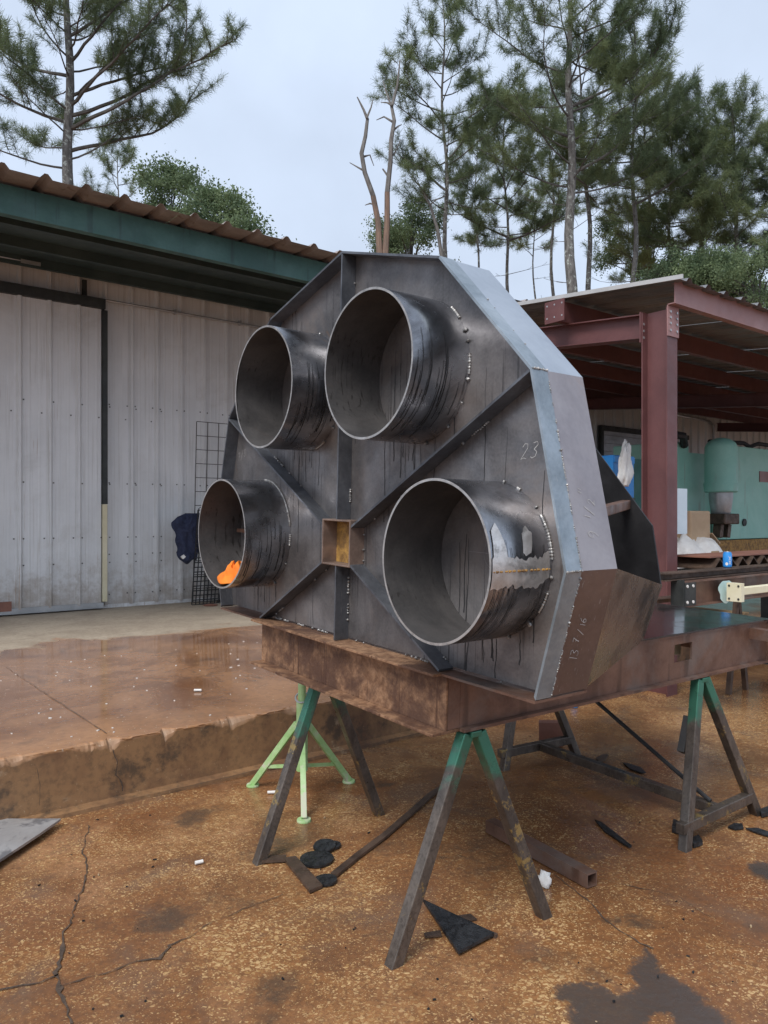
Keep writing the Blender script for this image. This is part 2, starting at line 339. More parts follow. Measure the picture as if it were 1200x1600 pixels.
def slab_mat():                                          # object x runs along the wall, -y is the distance from the wall
    t = NT('rust_stained_concrete'); z = t.n('ShaderNodeSeparateXYZ'); t.l(t.co, z.inputs[0])
    nx = t.noise(.75, 5, .6, None, .4); dist = t.math('MULTIPLY', z.outputs[1], -1.)
    edge = t.math('ADD', dist, t.math('MULTIPLY', t.math('SUBTRACT', nx, .5), 2.6))
    wet = t.ramp(edge, 2.5, 2.75)
    mid = t.noise(2.2, 7, .68, None, .6); fine = t.noise(26, 5, .7)
    dry = t.mix(t.ramp(mid, .35, .65), (.33, .265, .195), (.43, .355, .265))
    wetc = t.mix(t.ramp(t.noise(.9, 6, .65, None, .7), .36, .64), (.20, .088, .038), (.40, .205, .098))
    wetc = t.mix(t.ramp(mid, .5, .7, 0, .7), wetc, (.12, .066, .04))
    wetc = t.mix(t.ramp(edge, 5.4, 6.1, 0, .7), wetc, (.44, .22, .095))
    c = t.mix(wet, dry, wetc); c = t.mix(t.ramp(fine, .4, .75, 0, .35), c, (.1, .06, .04))
    c = t.mix(t.ramp(t.noise(55, 2, .5), .71, .73, 0, .9), c, (.6, .5, .38))
    # front face: brown with ochre and soot
    face = t.mix(t.ramp(t.noise(1.7, 6, .7, t.mapped((1, 1, .6))), .36, .62), (.115, .052, .026), (.26, .142, .064))
    face = t.mix(t.ramp(t.noise(3.1, 6, .7, t.mapped((1, 1, 1), (4, 2, 8))), .54, .66, 0, .8), face, (.045, .032, .022))
    face = t.mix(t.ramp(t.noise(5, 5, .7, t.mapped((1, 1, 1), (1, 7, 3))), .62, .7, 0, .6), face, (.37, .27, .17))
    face = t.mix(t.ramp(fine, .45, .7, 0, .5), face, (.07, .042, .024)); face = t.mix(t.ramp(t.noise(60, 6, .75), .62, .68, 0, .7), face, (.42, .31, .2))
    at = t.n('ShaderNodeAttribute', attribute_name='face'); ch = t.n('ShaderNodeAttribute', attribute_name='chip')
    c = t.mix(at.outputs['Fac'], c, face); c = t.mix(ch.outputs['Fac'], c, t.mix(fine, (.20, .125, .08), (.42, .30, .20)))
    rw = t.ramp(t.noise(1.1, 4, .5, t.mapped((1, 1, 1), (6, 3, 0))), .36, .62, .04, .2)
    ro = t.n('ShaderNodeMix', data_type='FLOAT'); t.l(wet, ro.inputs[0]); ro.inputs[2].default_value = .75; t.l(rw, ro.inputs[3])
    r2 = t.math('MAXIMUM', ro.outputs[0], t.math('MULTIPLY', t.math('MINIMUM', t.math('ADD', at.outputs['Fac'], t.math('MULTIPLY', ch.outputs['Fac'], 3.)), 1.), .6))
    t.bump(t.math('ADD', mid, t.math('MULTIPLY', fine, .4)), .12, .004)
    return t.set(c, r2, 0, .55)
M['slab'] = slab_mat()

def leaf_mat(name, c1, c2, sc):
    t = NT(name); n1 = t.ramp(t.noise(sc, 3, .6), .35, .65); n2 = t.noise(9, 2)
    c = t.mix(n1, c1, c2); c = t.mix(t.ramp(n2, .55, .75, 0, .35), c, (.15, .13, .05))
    t.set(c, .6, 0, .3)
    tr = t.n('ShaderNodeBsdfTranslucent'); t.l(c, tr.inputs['Color']); ms = t.n('ShaderNodeMixShader'); ms.inputs[0].default_value = .42
    out = [x for x in t.t.nodes if x.type == 'OUTPUT_MATERIAL'][0]
    t.l(t.b.outputs[0], ms.inputs[1]); t.l(tr.outputs[0], ms.inputs[2]); t.l(ms.outputs[0], out.inputs['Surface'])
    return t.mat
M['pine'] = leaf_mat('pine_needles', (.10, .138, .074), (.195, .235, .11), .5)
M['pine_y'] = leaf_mat('yellowish_pine_needles', (.125, .158, .068), (.235, .265, .11), .5)
M['leaf'] = leaf_mat('broad_leaves', (.095, .14, .075), (.2, .26, .13), .8)
M['bark'] = pm('grey_pine_bark', (.062, .056, .05), (.165, .155, .145), 5, (.8, .95), 0, .9, 30, stretch=(2, 2, .7), spots=((.34, .36, .33), 5, .55, .61))
M['deadwood'] = pm('grey_dead_wood', (.095, .085, .077), (.20, .185, .17), 4, (.8, .95), 0, .7, 20, stretch=(3, 3, .6))
M['deadred'] = pm('orange_dead_wood', (.12, .088, .07), (.24, .15, .105), 2.5, (.8, .95), 0, .7, 20, stretch=(3, 3, .5))

# ================================================================== STRUCTURE
def axis(near0, near1, step, far0, far1):
    a = list(np.arange(near0, near1, step)); d = step; x = near1; hi = []
    while x < far1: hi.append(x); d *= 1.35; x += d
    hi.append(far1); d = step; x = near0; lo = []
    while x > far0 + 1e-6: d *= 1.35; x -= d; lo.append(max(x, far0))
    return np.array(lo[::-1] + a + hi)

def pix_ellipse(u, v, ru, rv):                           # a blotch seen at (u,v): centre and radii on the ground
    c = G(u, v); a = G(u + ru, v); b = G(u, v - rv); b2 = G(u, v + rv)
    return c.x, c.y, abs(a.x - c.x), abs(b.y - b2.y) / 2

def in_poly(x, y, P):
    r = np.zeros(x.shape, bool); n = len(P)
    for i in range(n):
        (x1, y1), (x2, y2) = P[i], P[(i + 1) % n]
        c = ((y1 > y) != (y2 > y)) & (x < (x2 - x1) * (y - y1) / (y2 - y1 + 1e-12) + x1); r ^= c
    return r

def make_ground():
    xs = axis(-2.6, 3.6, .03, -90, 90); ys = axis(1.7, 7.2, .03, -40, 140)
    X, Y = np.meshgrid(xs, ys); Z = (fbm(X * .7, Y * .7, 3) - .5) * .012 * np.exp(-((X / 8) ** 2 + (Y / 12) ** 2))
    Z = np.minimum(Z, .004)
    stain = np.zeros(X.shape)
    for (u, v, ru, rv, a) in ((300, 1283, 40, 22, .9), (390, 1330, 75, 55, .75), (530, 1385, 120, 25, .4), (250, 1440, 70, 35, .8), (300, 1490, 40, 20, .7), (425, 1560, 45, 70, .95),
                              (60, 1500, 60, 60, .4), (590, 1225, 60, 14, .9), (480, 1290, 130, 30, .5), (720, 1330, 120, 35, .55), (760, 1250, 90, 30, .5), (900, 1230, 120, 25, .55), (1000, 1330, 90, 25, .35),
                              (960, 1440, 90, 12, .8), (1180, 1360, 40, 18, 1.0), (1180, 1450, 50, 22, .9), (540, 1440, 110, 25, .45), (330, 1400, 60, 30, .5), (880, 1500, 60, 40, .5), (620, 1320, 90, 30, .5), (200, 1570, 80, 30, .4), (700, 1560, 110, 35, .3)):
        cx, cy, rx, ry = pix_ellipse(u, v, ru, rv)
        d = np.sqrt(((X - cx) / rx) ** 2 + ((Y - cy) / ry) ** 2) + (fbm(X * 4, Y * 4, 11, 5) - .5) * 3.2
        stain = np.maximum(stain, np.clip((1.15 - d) / 1.1, 0, 1) * a)
    tar = np.zeros(X.shape)
    wx = X + (fbm(X * 9, Y * 9, 21, 5) - .5) * .16; wy = Y + (fbm(X * 9, Y * 9, 31, 5) - .5) * .16
    for P in (((905, 1545), (985, 1540), (962, 1502), (1015, 1478), (1040, 1510), (1085, 1540), (1150, 1600), (1160, 1640), (1080, 1625), (1030, 1590), (985, 1620), (900, 1615)),
              ((884, 1545), (930, 1538), (925, 1562), (890, 1575)), ((1165, 1350), (1230, 1340), (1230, 1380), (1190, 1378))):
        tar = np.maximum(tar, in_poly(wx, wy, [tuple(G(u, v).xy) for u, v in P]).astype(float))
    t2 = tar.copy(); t2[1:-1, 1:-1] = (tar[1:-1, 1:-1] * 2 + tar[:-2, 1:-1] + tar[2:, 1:-1] + tar[1:-1, :-2] + tar[1:-1, 2:]) / 6
    Z = Z - t2 * .004
    h, w = X.shape; vs = np.stack([X, Y, Z], -1).reshape(-1, 3)
    idx = np.arange(h * w).reshape(h, w); q = np.stack([idx[:-1, :-1], idx[:-1, 1:], idx[1:, 1:], idx[1:, :-1]], -1).reshape(-1, 4)
    me = bpy.data.meshes.new('ground'); me.from_pydata(vs.tolist(), [], q.tolist()); me.materials.append(M['ground'])
    for nme, arr in (('stain', stain), ('tar', t2)):
        at = me.attributes.new(nme, 'FLOAT', 'POINT'); at.data.foreach_set('value', arr.reshape(-1).astype(np.float32))
    me.polygons.foreach_set('use_smooth', [True] * len(me.polygons))
    o = bpy.data.objects.new('ground', me); COL.objects.link(o); return tag(o, kind='structure', label='wet rust stained aggregate yard paving')
ground = make_ground()

def crack(path, widths, parent, name='crack', z=.0045, jit=.012, seed=1, mat='crack', up=None):
    """ragged open crack: a thin strip following a jagged line"""
    rnd = random.Random(seed); pts = []
    for i in range(len(path) - 1):
        a, b = Vector(path[i]), Vector(path[i + 1]); n = max(2, int((b - a).length / .025))
        for k in range(n):
            t = k / n; pts.append((a.lerp(b, t), lerp(widths[i], widths[i + 1], t)))
    up = up or Vector((0, 0, 1)); vs = []
    for i, (p, w) in enumerate(pts):
        d = (pts[min(i + 1, len(pts) - 1)][0] - pts[max(i - 1, 0)][0]).normalized(); x = d.cross(up).normalized()
        c = p + x * jit * ((float(vnoise(i * .31, seed * 3.7, 5)) - .5) * 2.6 + rnd.uniform(-.35, .35)); wl, wr = w * rnd.uniform(.02, .62), w * rnd.uniform(.02, .62)
        vs += [c - x * wl + up * z, c + x * wr + up * z]
    m = MB().add(vs, [(2 * i, 2 * i + 1, 2 * i + 3, 2 * i + 2) for i in range(len(pts) - 1)])
    return m.build(name, M[mat], parent)
def gp(*uv): return [G(u, v) for u, v in uv]
crack(gp((140, 1290), (133, 1330), (134, 1370), (120, 1405), (104, 1445), (98, 1480), (88, 1520), (96, 1560), (112, 1610)), (.006, .006, .008, .006, .009, .016, .03, .017, .02), ground, seed=2)
crack(gp((88, 1522), (60, 1535), (20, 1545), (-30, 1560)), (.016, .007, .009, .007), ground, seed=3)
crack(gp((94, 1540), (150, 1528), (200, 1508), (250, 1500), (268, 1480), (262, 1478)), (.009, .006, .007, .02, .012, .006), ground, seed=4)
crack(gp((262, 1480), (300, 1460), (350, 1435), (410, 1412), (450, 1395)), (.008, .005, .005, .005, .004), ground, seed=5)
crack(gp((870, 1368), (900, 1390), (920, 1412), (950, 1440), (975, 1458), (1000, 1475), (1030, 1490)), (.005, .007, .008, .008, .008, .01, .014), ground, seed=6)
crack(gp((935, 1375), (1000, 1390), (1060, 1402), (1120, 1440)), (.003, .006, .003, .002), ground, seed=7)

# frame of the workshop: x along its wall, -y is out into the yard, z up
BT = math.atan2(.6088, .7934)
BM = Matrix.Translation((-4.71, 9.19, 0)) @ Matrix.Rotation(BT, 4, 'Z')
def bp(s, n, z): return BM @ Vector((s, -n, z))

slab_obj = None
def make_slab():
    ss = np.concatenate([np.arange(-8, -1.6, .25), np.arange(-1.6, 6.5, .014), np.arange(6.5, 30, .3)])
    jag = fbm(ss * 31, ss * 0 + 3, 41, 4); c = np.clip(fbm(ss * 3.1, ss * 0 + 5, 5, 5) - .5, 0, 1) * .11
    for s0, w0, d0 in ((-.54, .03, .03), (-1.05, .10, .022), (-.24, .035, .03), (.2, .12, .018), (.62, .1, .02), (1.6, .08, .02), (2.4, .1, .02)): c = c + np.exp(-((ss - s0) / w0) ** 4) * d0
    c = np.clip(c * (.2 + 1.6 * jag), 0, .042); r = (fbm(ss * 60, ss * 0 + 2, 14, 2) - .5) * .010; H = .34
    prof = [lambda i: (-1.2, H), lambda i: (1.5, H), lambda i: (3.0, H), lambda i: (4.5, H), lambda i: (5.7, H), lambda i: (6.03 - 1.3 * c[i] - .006, H - .001),
            lambda i: (6.03 - .75 * c[i] + r[i], H - .35 * c[i] - .004), lambda i: (6.03 - .3 * c[i] - r[i], H - .8 * c[i] - .01), lambda i: (6.03, H - 1.25 * c[i] - .02), lambda i: (6.035, .1), lambda i: (6.04, .03), lambda i: (6.10, .022), lambda i: (6.11, -.06)]
    k = len(prof); vs = []; face = []; chip = []
    for i, s in enumerate(ss):
        for j, f in enumerate(prof):
            n, z = f(i); vs.append((s, -n, z)); face.append(1. if j >= 8 else 0.); chip.append(min(.8, c[i] * 16 + .1) if j in (6, 7) else 0.)
    fs = [(i * k + j, i * k + j + 1, (i + 1) * k + j + 1, (i + 1) * k + j) for i in range(len(ss) - 1) for j in range(k - 1)]
    o = MB().add(vs, fs).build('concrete_slab', M['slab']); o.matrix_world = BM
    for nme, arr in (('face', face), ('chip', chip)):
        at = o.data.attributes.new(nme, 'FLOAT', 'POINT'); at.data.foreach_set('value', np.array(arr, np.float32))
    return tag(o, kind='structure', label='raised rust stained concrete slab with a broken front edge')
slab = make_slab()
# joint and crack of the slab, in the slab's own frame
crack([(-.60, -3.5, .34), (-.58, -4.5, .34), (-.55, -5.6, .34), (-.54, -5.92, .338)], (.004, .005, .006, .008), slab, 'slab_joint', .0035, .003, 8)
crack([(-.54, -6.03, .29), (-.515, -6.040, .22), (-.53, -6.042, .15), (-.50, -6.045, .08), (-.505, -6.046, .03)], (.016, .011, .013, .010, .012), slab, 'crack', .003, .01, 9, up=Vector((0, -1, 0)))
crack([(-.93, -6.040, .27), (-.925, -6.042, .15), (-.93, -6.045, .05)], (.003, .004, .003), slab, 'crack', .003, .006, 10, up=Vector((0, -1, 0)))
crack([(-.3, -6.115, .02), (1.5, -6.12, .018), (3.2, -6.12, .018), (5.5, -6.12, .018)], (.008, .012, .008, .01), slab, 'base_gap', .006, .01, 12)

# ------------------------------------------------------------------ workshop building
bld = empty('workshop_building', BM, 'long grey metal workshop with green fascia and brown corrugated roof', 'building')
def ribbed(width, pitch, first, rib_h, rib_w, top_w, minor=0.):
    """(x,y) outline of one ribbed sheet, ribs pointing to -y"""
    P = [(0, 0)]; x = first
    while x < width - rib_w / 2 + 1e-6:
        P += [(x - rib_w / 2, 0), (x - top_w / 2, -rib_h), (x + top_w / 2, -rib_h), (x + rib_w / 2, 0)]
        if minor:
            for k in (1, 2):
                q = x + pitch * k / 3
                if q < width - .02: P += [(q - .016, 0), (q - .009, -minor), (q + .009, -minor), (q + .016, 0)]
        x += pitch
    P.append((width, 0)); return P
def sheet_mesh(name, P, lo, hi, mats, axis='z', th=.0008):
    m = MB(); n = len(P)
    if axis == 'z': vs = [(x, y, z) for z in (lo, hi) for x, y in P]
    else: vs = [(x, t, -y) for t in (lo, hi) for x, y in P]      # ribs up, running along y
    m.add(vs, [(i, i + 1, n + i + 1, n + i) for i in range(n - 1)]); return m.mesh(name, mats)
PITCH = .349
sid = sheet_mesh('siding_panel', ribbed(3 * PITCH, PITCH, .12, .045, .075, .03, .0025), 0, 4.36, M['siding'])
s0 = 1.611 - .12 - 4 * 3 * PITCH
for k in range(28):
    o = bpy.data.objects.new('siding_panel', sid); COL.objects.link(o); o.parent = bld; o.location = (s0 + k * 3 * PITCH, 0, .38)
MB().bb((-7, -.012, .335), (26, .1, .385)).build('base_flashing', M['siding'], bld)
scr = MB()
for k in range(-6, 60):
    for z in (3.05, 2.0, .52, 1.05):
        for dx in (.055, -.055):
            scr.lathe([(.009, 0), (.009, .004), (0, .006)], (1.611 + k * PITCH + dx, 0, 0), 6) if False else scr.box((1.611 + k * PITCH + dx, -.003, z + random.uniform(-.006, .006)), (.016, .008, .016))
tag(scr.build('screws', M['screw'], bld), kind='stuff')
# roof: slightly falling towards the yard
RP = .36
roofm = sheet_mesh('roof_sheet', ribbed(3 * RP, RP, .16, .045, .11, .03), -2.86, 2.5, M['roof'], 'y')
roof_tilt = math.atan(.045)
for k in range(32):
    o = bpy.data.objects.new('roof_sheet', roofm); COL.objects.link(o); o.parent = bld
    o.location = (-7.5 + k * 3 * RP, 0, 4.765 + (k % 2) * .003); o.rotation_euler = (roof_tilt, 0, 0)
fas = MB().bb((-8, -2.53, 4.355), (26.5, -2.52, 4.625)).bb((-8, -2.52, 4.355), (26.5, -2.44, 4.363)).bb((-8, -2.52, 4.612), (26.5, -2.44, 4.62)); fas.build('fascia', M['fascia'], bld)
for n_ in (1.75, 1.0, .28):
    MB().bb((-8, -n_ - .03, 4.50 + .045 * (2.5 - n_)), (26, -n_ + .03, 4.618 + .045 * (2.5 - n_))).build('purlin', M['soffit'], bld)
MB().bb((-8, -2.42, 4.622), (26, .05, 4.63)).build('soffit', M['soffit'], bld).matrix_local = Matrix.Translation((0, 0, 4.735)) @ Matrix.Rotation(roof_tilt, 4, 'X') @ Matrix.Translation((0, 0, -4.63))
MB().tube([(-7, -.075, 4.42), (-2, -.075, 4.42), (4, -.075, 4.405), (12, -.075, 4.4)], .016, 8).build('conduit', M['galv'], bld, True)
for s_ in (-.1, .9, 2.2, 3.2): MB().box((s_, -.06, 4.42), (.03, .07, .06)).build('conduit_clip', M['galv'], bld)
MB().box((.985, -.05, 4.50), (.05, .05, .26)).build('track_bracket', M['dark'], bld)
MB().box((.28, -.30, 4.64), (.22, .07, .04)).tube([(-2.5, -.32, 4.66), (.2, -.3, 4.645)], .012, 6).build('light_fitting', M['galv'], bld)
# sliding door of the workshop
door = bpy.data.objects.new('sliding_door', None); COL.objects.link(door); door.parent = bld
dm = sheet_mesh('door_panel', ribbed(3 * PITCH, PITCH, .06, .042, .075, .03, .0025), 0, 3.86, M['siding'])
for k in range(5):
    o = bpy.data.objects.new('door_panel', dm); COL.objects.link(o); o.parent = door; o.location = (1.18 - 3 * PITCH * (k + 1), -.11, .41)
MB().bb((-4.1, -.15, .36), (1.2, -.075, .43)).build('bottom_rail', M['galv'], door)
MB().bb((-4.1, -.17, 4.27), (1.22, -.06, 4.31)).bb((-4.1, -.17, 4.31), (1.22, -.16, 4.40)).build('track', M['dark'], door)
MB().bb((1.19, -.14, 1.72), (1.255, -.05, 4.26)).build('edge_trim', M['dark'], door)
MB().bb((1.19, -.14, .44), (1.25, -.05, 1.715)).build('edge_trim', M['yellow'], door)
scr = MB()
for k in range(-3, 16):
    for z, dx in ((3.0, .05), (2.85, -.09), (1.98, .05), (1.28, -.06), (1.28, .05), (.95, .05)):
        scr.box((1.18 - k * PITCH + dx - .29, -.113, z), (.016, .008, .016))
tag(scr.build('screws', M['screw'], door), kind='stuff')
MB().bb((-.3, -.155, .40), (.1, -.151, .52)).build('red_stain', M['redscrap'], door)
# roll-up door further along the same wall
ru = bpy.data.objects.new('roll_up_door', None); COL.objects.link(ru); ru.parent = bld
for k in range(34): MB().bb((11.9, -.07 - .02 * (k % 2), .38 + k * .09), (15.2, -.045, .465 + k * .09)).build('slat', M['galv'], ru)
MB().bb((11.8, -.12, 3.44), (15.3, -.04, 3.55)).bb((11.8, -.12, .38), (11.89, -.04, 3.44)).build('door_frame', M['dark'], ru)
MB().tube([(14.7, -.075, 4.02), (16.3, -.075, 3.98), (16.5, -.08, 3.9), (16.52, -.08, 3.3), (16.52, -.1, 2.4)], .03, 8).build('conduit', M['galv'], bld, True)

# ------------------------------------------------------------------ red lean-to
shed = empty('lean_to_canopy', BM, 'red primer steel canopy on a tall column with pale sheet roof', 'canopy')
SL = .099
def rz(n): return 3.34 + (6.4 - n) * SL                  # top of rafter at distance n from the wall
def column(s):
    c = bpy.data.objects.new('column', None); COL.objects.link(c); c.parent = shed
    m = MB()
    for n in (6.28, 6.52): m.bb((s - .078, -n - .006, 0), (s + .078, -n + .006, 3.36))
    m.bb((s - .005, -6.513, 0), (s + .005, -6.287, 3.36)); m.build('column_shaft', M['primer'], c)
    MB().bb((s - .085, -6.537, 3.11), (s + .085, -6.528, 3.37)).build('cleat_plate', M['primer_p'], c)
    b = MB()
    for z in (3.16, 3.22, 3.27, 3.32):
        for x in (-.05, .05): b.tube([(s + x, -6.536, z), (s + x, -6.546, z)], .011, 6)
    tag(b.build('bolts', M['galv'], c), kind='stuff')
    b = MB()
    for z in (3.14, 3.20, 3.26): b.tube([(s - .06, -6.29, z), (s - .06, -6.25, z)], .012, 6)
    tag(b.build('bolts', M['galv'], c), kind='stuff')
    return c
def rafter(s):
    m = MB(); d = .215
    for lo, hi, w in ((-d, -d + .01, .07), (-.01, 0, .07), (-d + .01, -.01, .004)):
        m.prism([(s - w, -6.255, rz(6.255) + lo), (s - w, -.08, rz(.08) + lo), (s - w, -.08, rz(.08) + hi), (s - w, -6.255, rz(6.255) + hi)], (2 * w, 0, 0))
    m.build('rafter', M['primer'], shed)
    MB().bb((s - .085, -6.272, 3.10), (s + .085, -6.258, 3.37)).build('end_plate', M['primer'], shed)
for s_ in (4.08, 10.4, 16.7): column(s_); rafter(s_)
for n_ in (5.47, 4.3, 3.15, 2.0, .9):
    z = rz(n_) + .004; m = MB()
    m.bb((3.86, -n_ - .004, z), (24, -n_ + .004, z + .195)); m.bb((3.86, -n_ + .004, z), (24, -n_ + .06, z + .006)); m.bb((3.86, -n_ + .004, z + .189), (24, -n_ + .06, z + .195))
    o = m.build('purlin', M['primer'], shed)
    if n_ > 5:
        MB().bb((3.84, -n_ - .075, z - .01), (3.852, -n_ + .16, z + .20)).build('end_plate', M['primer'], o)
        b = MB()
        for dy in (-.05, .04, .13):
            for dz in (.04, .16): b.tube([(3.838, -n_ + dy, z + dz), (3.845, -n_ + dy, z + dz)], .009, 6)
        tag(b.build('bolts', M['galv'], o), kind='stuff')
MB().bb((4.0, -6.60, 3.375), (24, -6.592, 3.575)).bb((4.0, -6.592, 3.375), (24, -6.53, 3.383)).bb((4.0, -6.592, 3.567), (24, -6.53, 3.575)).build('eave_strut', M['primer_p'], shed)
srm = sheet_mesh('roof_sheet', ribbed(3 * .305, .305, .15, .035, .1, .04, .004), -6.72, -.1, M['roofwhite'], 'y')
for k in range(22):
    o = bpy.data.objects.new('roof_sheet', srm); COL.objects.link(o); o.parent = shed
    o.location = (3.93 + k * .915, 0, rz(0) + .232 + (k % 2) * .003); o.rotation_euler = (math.atan(SL), 0, 0)
# rake trim along the gable end
m = MB(); m.prism([(3.90, -6.73, rz(6.73) + .225), (3.90, -.1, rz(.1) + .225), (3.90, -.1, rz(.1) + .262), (3.90, -6.73, rz(6.73) + .262)], (.012, 0, 0)); m.build('rake_trim', M['trimwhite'], shed)
# pale blue electric box fixed to the column is a part of the canopy
eb = MB().bb((4.17, -6.50, 1.42), (4.33, -6.28, 1.78)).build('electric_box', M['panelblue'], shed, bevel=.006)
MB().bb((4.165, -6.515, 1.40), (4.335, -6.503, 1.80)).build('electric_box_door', M['panelblue'], eb)
for z in (1.46, 1.74): MB().box((4.15, -6.46, z), (.03, .03, .03)).build('hinge', M['galv'], eb)

# ================================================================== THE WELDED HOUSING
# own frame: x across the front face (right end towards the viewer), y back from the face, z up from the top of its base frame
MM = Matrix(((.6021, .7981, .022, -.2335), (-.7978, .6025, -.0233, 3.5003), (-.0319, -.0035, .9995, .9726), (0, 0, 0, 1)))
CC = Vector((0, 0, EYE)); MM = Matrix.Translation(CC) @ Matrix.Scale(.926, 4) @ Matrix.Translation(-CC) @ MM
mach = empty('steel_housing', MM, 'dark many sided steel housing with four short round pipe openings on a beam frame', 'steel housing')
OCT = [(1.233, 0), (1.348, .443), (1.177, 1.121), (.688, 1.616), (0, 1.806), (-.688, 1.616), (-1.177, 1.121), (-1.348, .443), (-1.233, 0)]
D1, D2 = .076, .197
def inset(P, d):
    out = []; n = len(P)
    for i in range(n):
        a, b, c = Vector(P[i - 1]), Vector(P[i]), Vector(P[(i + 1) % n])
        n1 = Vector((-(b - a).y, (b - a).x)).normalized(); n2 = Vector((-(c - b).y, (c - b).x)).normalized()
        k = (n1 + n2); k = k / (1 + n1.dot(n2)); out.append(tuple(b + k * d))
    return out
IN1 = inset(OCT, .010); IN2 = inset(OCT, .0125); OUT2 = inset(OCT, .003)
def P3(p, y): return Vector((p[0], y, p[1]))
plate = MB().prism([P3(p, D1) for p in IN1], (0, .01, 0)).build('face_plate', M['plate'], mach)
for i in range(8):
    a, b, ai, bi = OCT[i], OCT[i + 1], IN1[i], IN1[i + 1]
    MB().prism([P3(a, 0), P3(b, 0), P3(bi, 0), P3(ai, 0)], (0, D1 + .002, 0)).build('rim_strip', M['rib' if i >= 3 else 'strip'], mach)  # top and left strips take a darker steel, shade put into their colour
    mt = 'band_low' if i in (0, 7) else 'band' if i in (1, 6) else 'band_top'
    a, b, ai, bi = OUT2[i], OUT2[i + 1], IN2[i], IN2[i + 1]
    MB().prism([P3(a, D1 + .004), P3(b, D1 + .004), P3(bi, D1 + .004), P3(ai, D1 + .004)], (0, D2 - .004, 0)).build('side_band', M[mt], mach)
MB().bb((-1.23, -.004, -.012), (1.233, D1 + D2, -.003)).build('bottom_strip', M['rust_dk'], mach)

welds = MB()                                             # tack welds all over the housing
def bead(a, b, r=.007, gap=.011):
    a, b = Vector(a), Vector(b); n = max(1, int((b - a).length / gap))
    for k in range(n + 1):
        p = a.lerp(b, k / max(1, n)); welds.blob((p.x + random.uniform(-.0015, .0015), p.y, p.z + random.uniform(-.0015, .0015)), .8 * r * random.uniform(.8, 1.15))
def tack(p, r=.009): welds.blob(p, .75 * r * random.uniform(.6, 1.15), (1, 1, 1))

# the four pipes
def pipe(x, z, r, l, seg=112):
    m = MB(); y0, y1 = -l, D1 - .0005; t = .009; vs = []
    for j in range(seg):
        c, s = math.cos(2 * PI * j / seg), math.sin(2 * PI * j / seg)
        w = 1 + .004 * math.sin(2 * 2 * PI * j / seg + x * 5)
        vs += [(x + r * w * c, y0, z + r * w * s), (x + r * c, y1, z + r * s), (x + (r - t) * c, y1, z + (r - t) * s), (x + (r * w - t) * c, y0, z + (r * w - t) * s)]
    for j in range(seg):
        a, b = 4 * j, 4 * ((j + 1) % seg)
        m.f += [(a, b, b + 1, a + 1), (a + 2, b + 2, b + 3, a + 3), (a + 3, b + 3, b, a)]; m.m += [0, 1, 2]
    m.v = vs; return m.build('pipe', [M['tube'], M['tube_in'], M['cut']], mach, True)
PIPES = [(-.385, 1.199, .296, .197), (.497, 1.195, .297, .208), (-.85, .459, .297, .188), (.935, .451, .290, .215)]
pipes = [pipe(*p) for p in PIPES]
for (x, z, r, l), arcs in zip(PIPES, [((70, 74), (-75, -58), (-40, -40), (30, 30)), ((38, 52), (26, 26), (17, 17), (-8, 8), (-12, -12), (-30, -30), (-52, -52), (88, 96), (-80, -80)),
                                      ((10, 88), (-10, 2), (-30, -30), (-62, -62)), ((-35, -18), (-47, -47), (4, 36), (42, 44), (62, 66), (-8, -8), (-70, -70), (78, 80))]):
    for a0, a1 in arcs:
        if a0 == a1:
            t = math.radians(a0); tack((x + (r + .004) * math.cos(t), D1 - .005, z + (r + .004) * math.sin(t)), .012)
        else:
            ta = np.radians(np.arange(a0, a1 + .01, .7)); welds.tube([(x + (r + .0025) * math.cos(t), D1 - .004 + random.uniform(-.0008, .0008), z + (r + .0025) * math.sin(t)) for t in ta], [.0050 + .0012 * math.sin(k * 2.1) + random.uniform(-.0006, .0006) for k in range(len(ta))], 6)
# longitudinal seam of the nearest pipe, ground bright around the weld
x, z, r, l = PIPES[3]
def pipe_patch(p, poly, name, mat, lift=.0012):          # an outline in (angle deg, y) laid on a pipe's outside
    x, z, r, l = p; ang = [q[0] for q in poly]; ys = [q[1] for q in poly]; m = MB()
    def edge(yv, side):
        c = []
        for i in range(len(poly)):
            (a1, y1), (a2, y2) = poly[i], poly[(i + 1) % len(poly)]
            if (y1 - yv) * (y2 - yv) <= 0 and y1 != y2: c.append(a1 + (a2 - a1) * (yv - y1) / (y2 - y1))
        return (min(c), max(c)) if len(c) >= 2 else None
    N = 46; rows = []
    for i in range(N + 1):
        yv = lerp(min(ys) + 1e-4, max(ys) - 1e-4, i / N); e = edge(yv, 0)
        if e:
            j1, j2 = (float(vnoise(yv * 90, k + x * 9, 4)) - .5 for k in (1, 7)); rows.append((yv, e[0] + j1 * 5, e[1] + j2 * 5))
    vs = []
    for yv, a0, a1 in rows:
        for k in range(9):
            t = math.radians(lerp(a0, a1, k / 8)); vs.append((x + (r * 1.0035 + lift) * math.cos(t), yv, z + (r * 1.0035 + lift) * math.sin(t)))
    m.add(vs, [(i * 9 + k, i * 9 + k + 1, (i + 1) * 9 + k + 1, (i + 1) * 9 + k) for i in range(len(rows) - 1) for k in range(8)])
    return m.build(name, M[mat], pipes[PIPES.index(p)], True)
P4 = PIPES[3]
pipe_patch(P4, [(-14, -.213), (6, -.213), (16, -.17), (7, -.14), (5, .0), (9, .06), (-9, .06), (-16, 0), (-12, -.1)], 'ground_seam', 'bright')
pipe_patch(P4, [(3, -.208), (24, -.20), (30, -.17), (18, -.15), (4, -.14)], 'ground_spot', 'bright', .0016)
pipe_patch(P4, [(8, -.07), (24, -.06), (27, -.03), (20, -.01), (8, -.03)], 'ground_spot', 'bright')
m = MB()
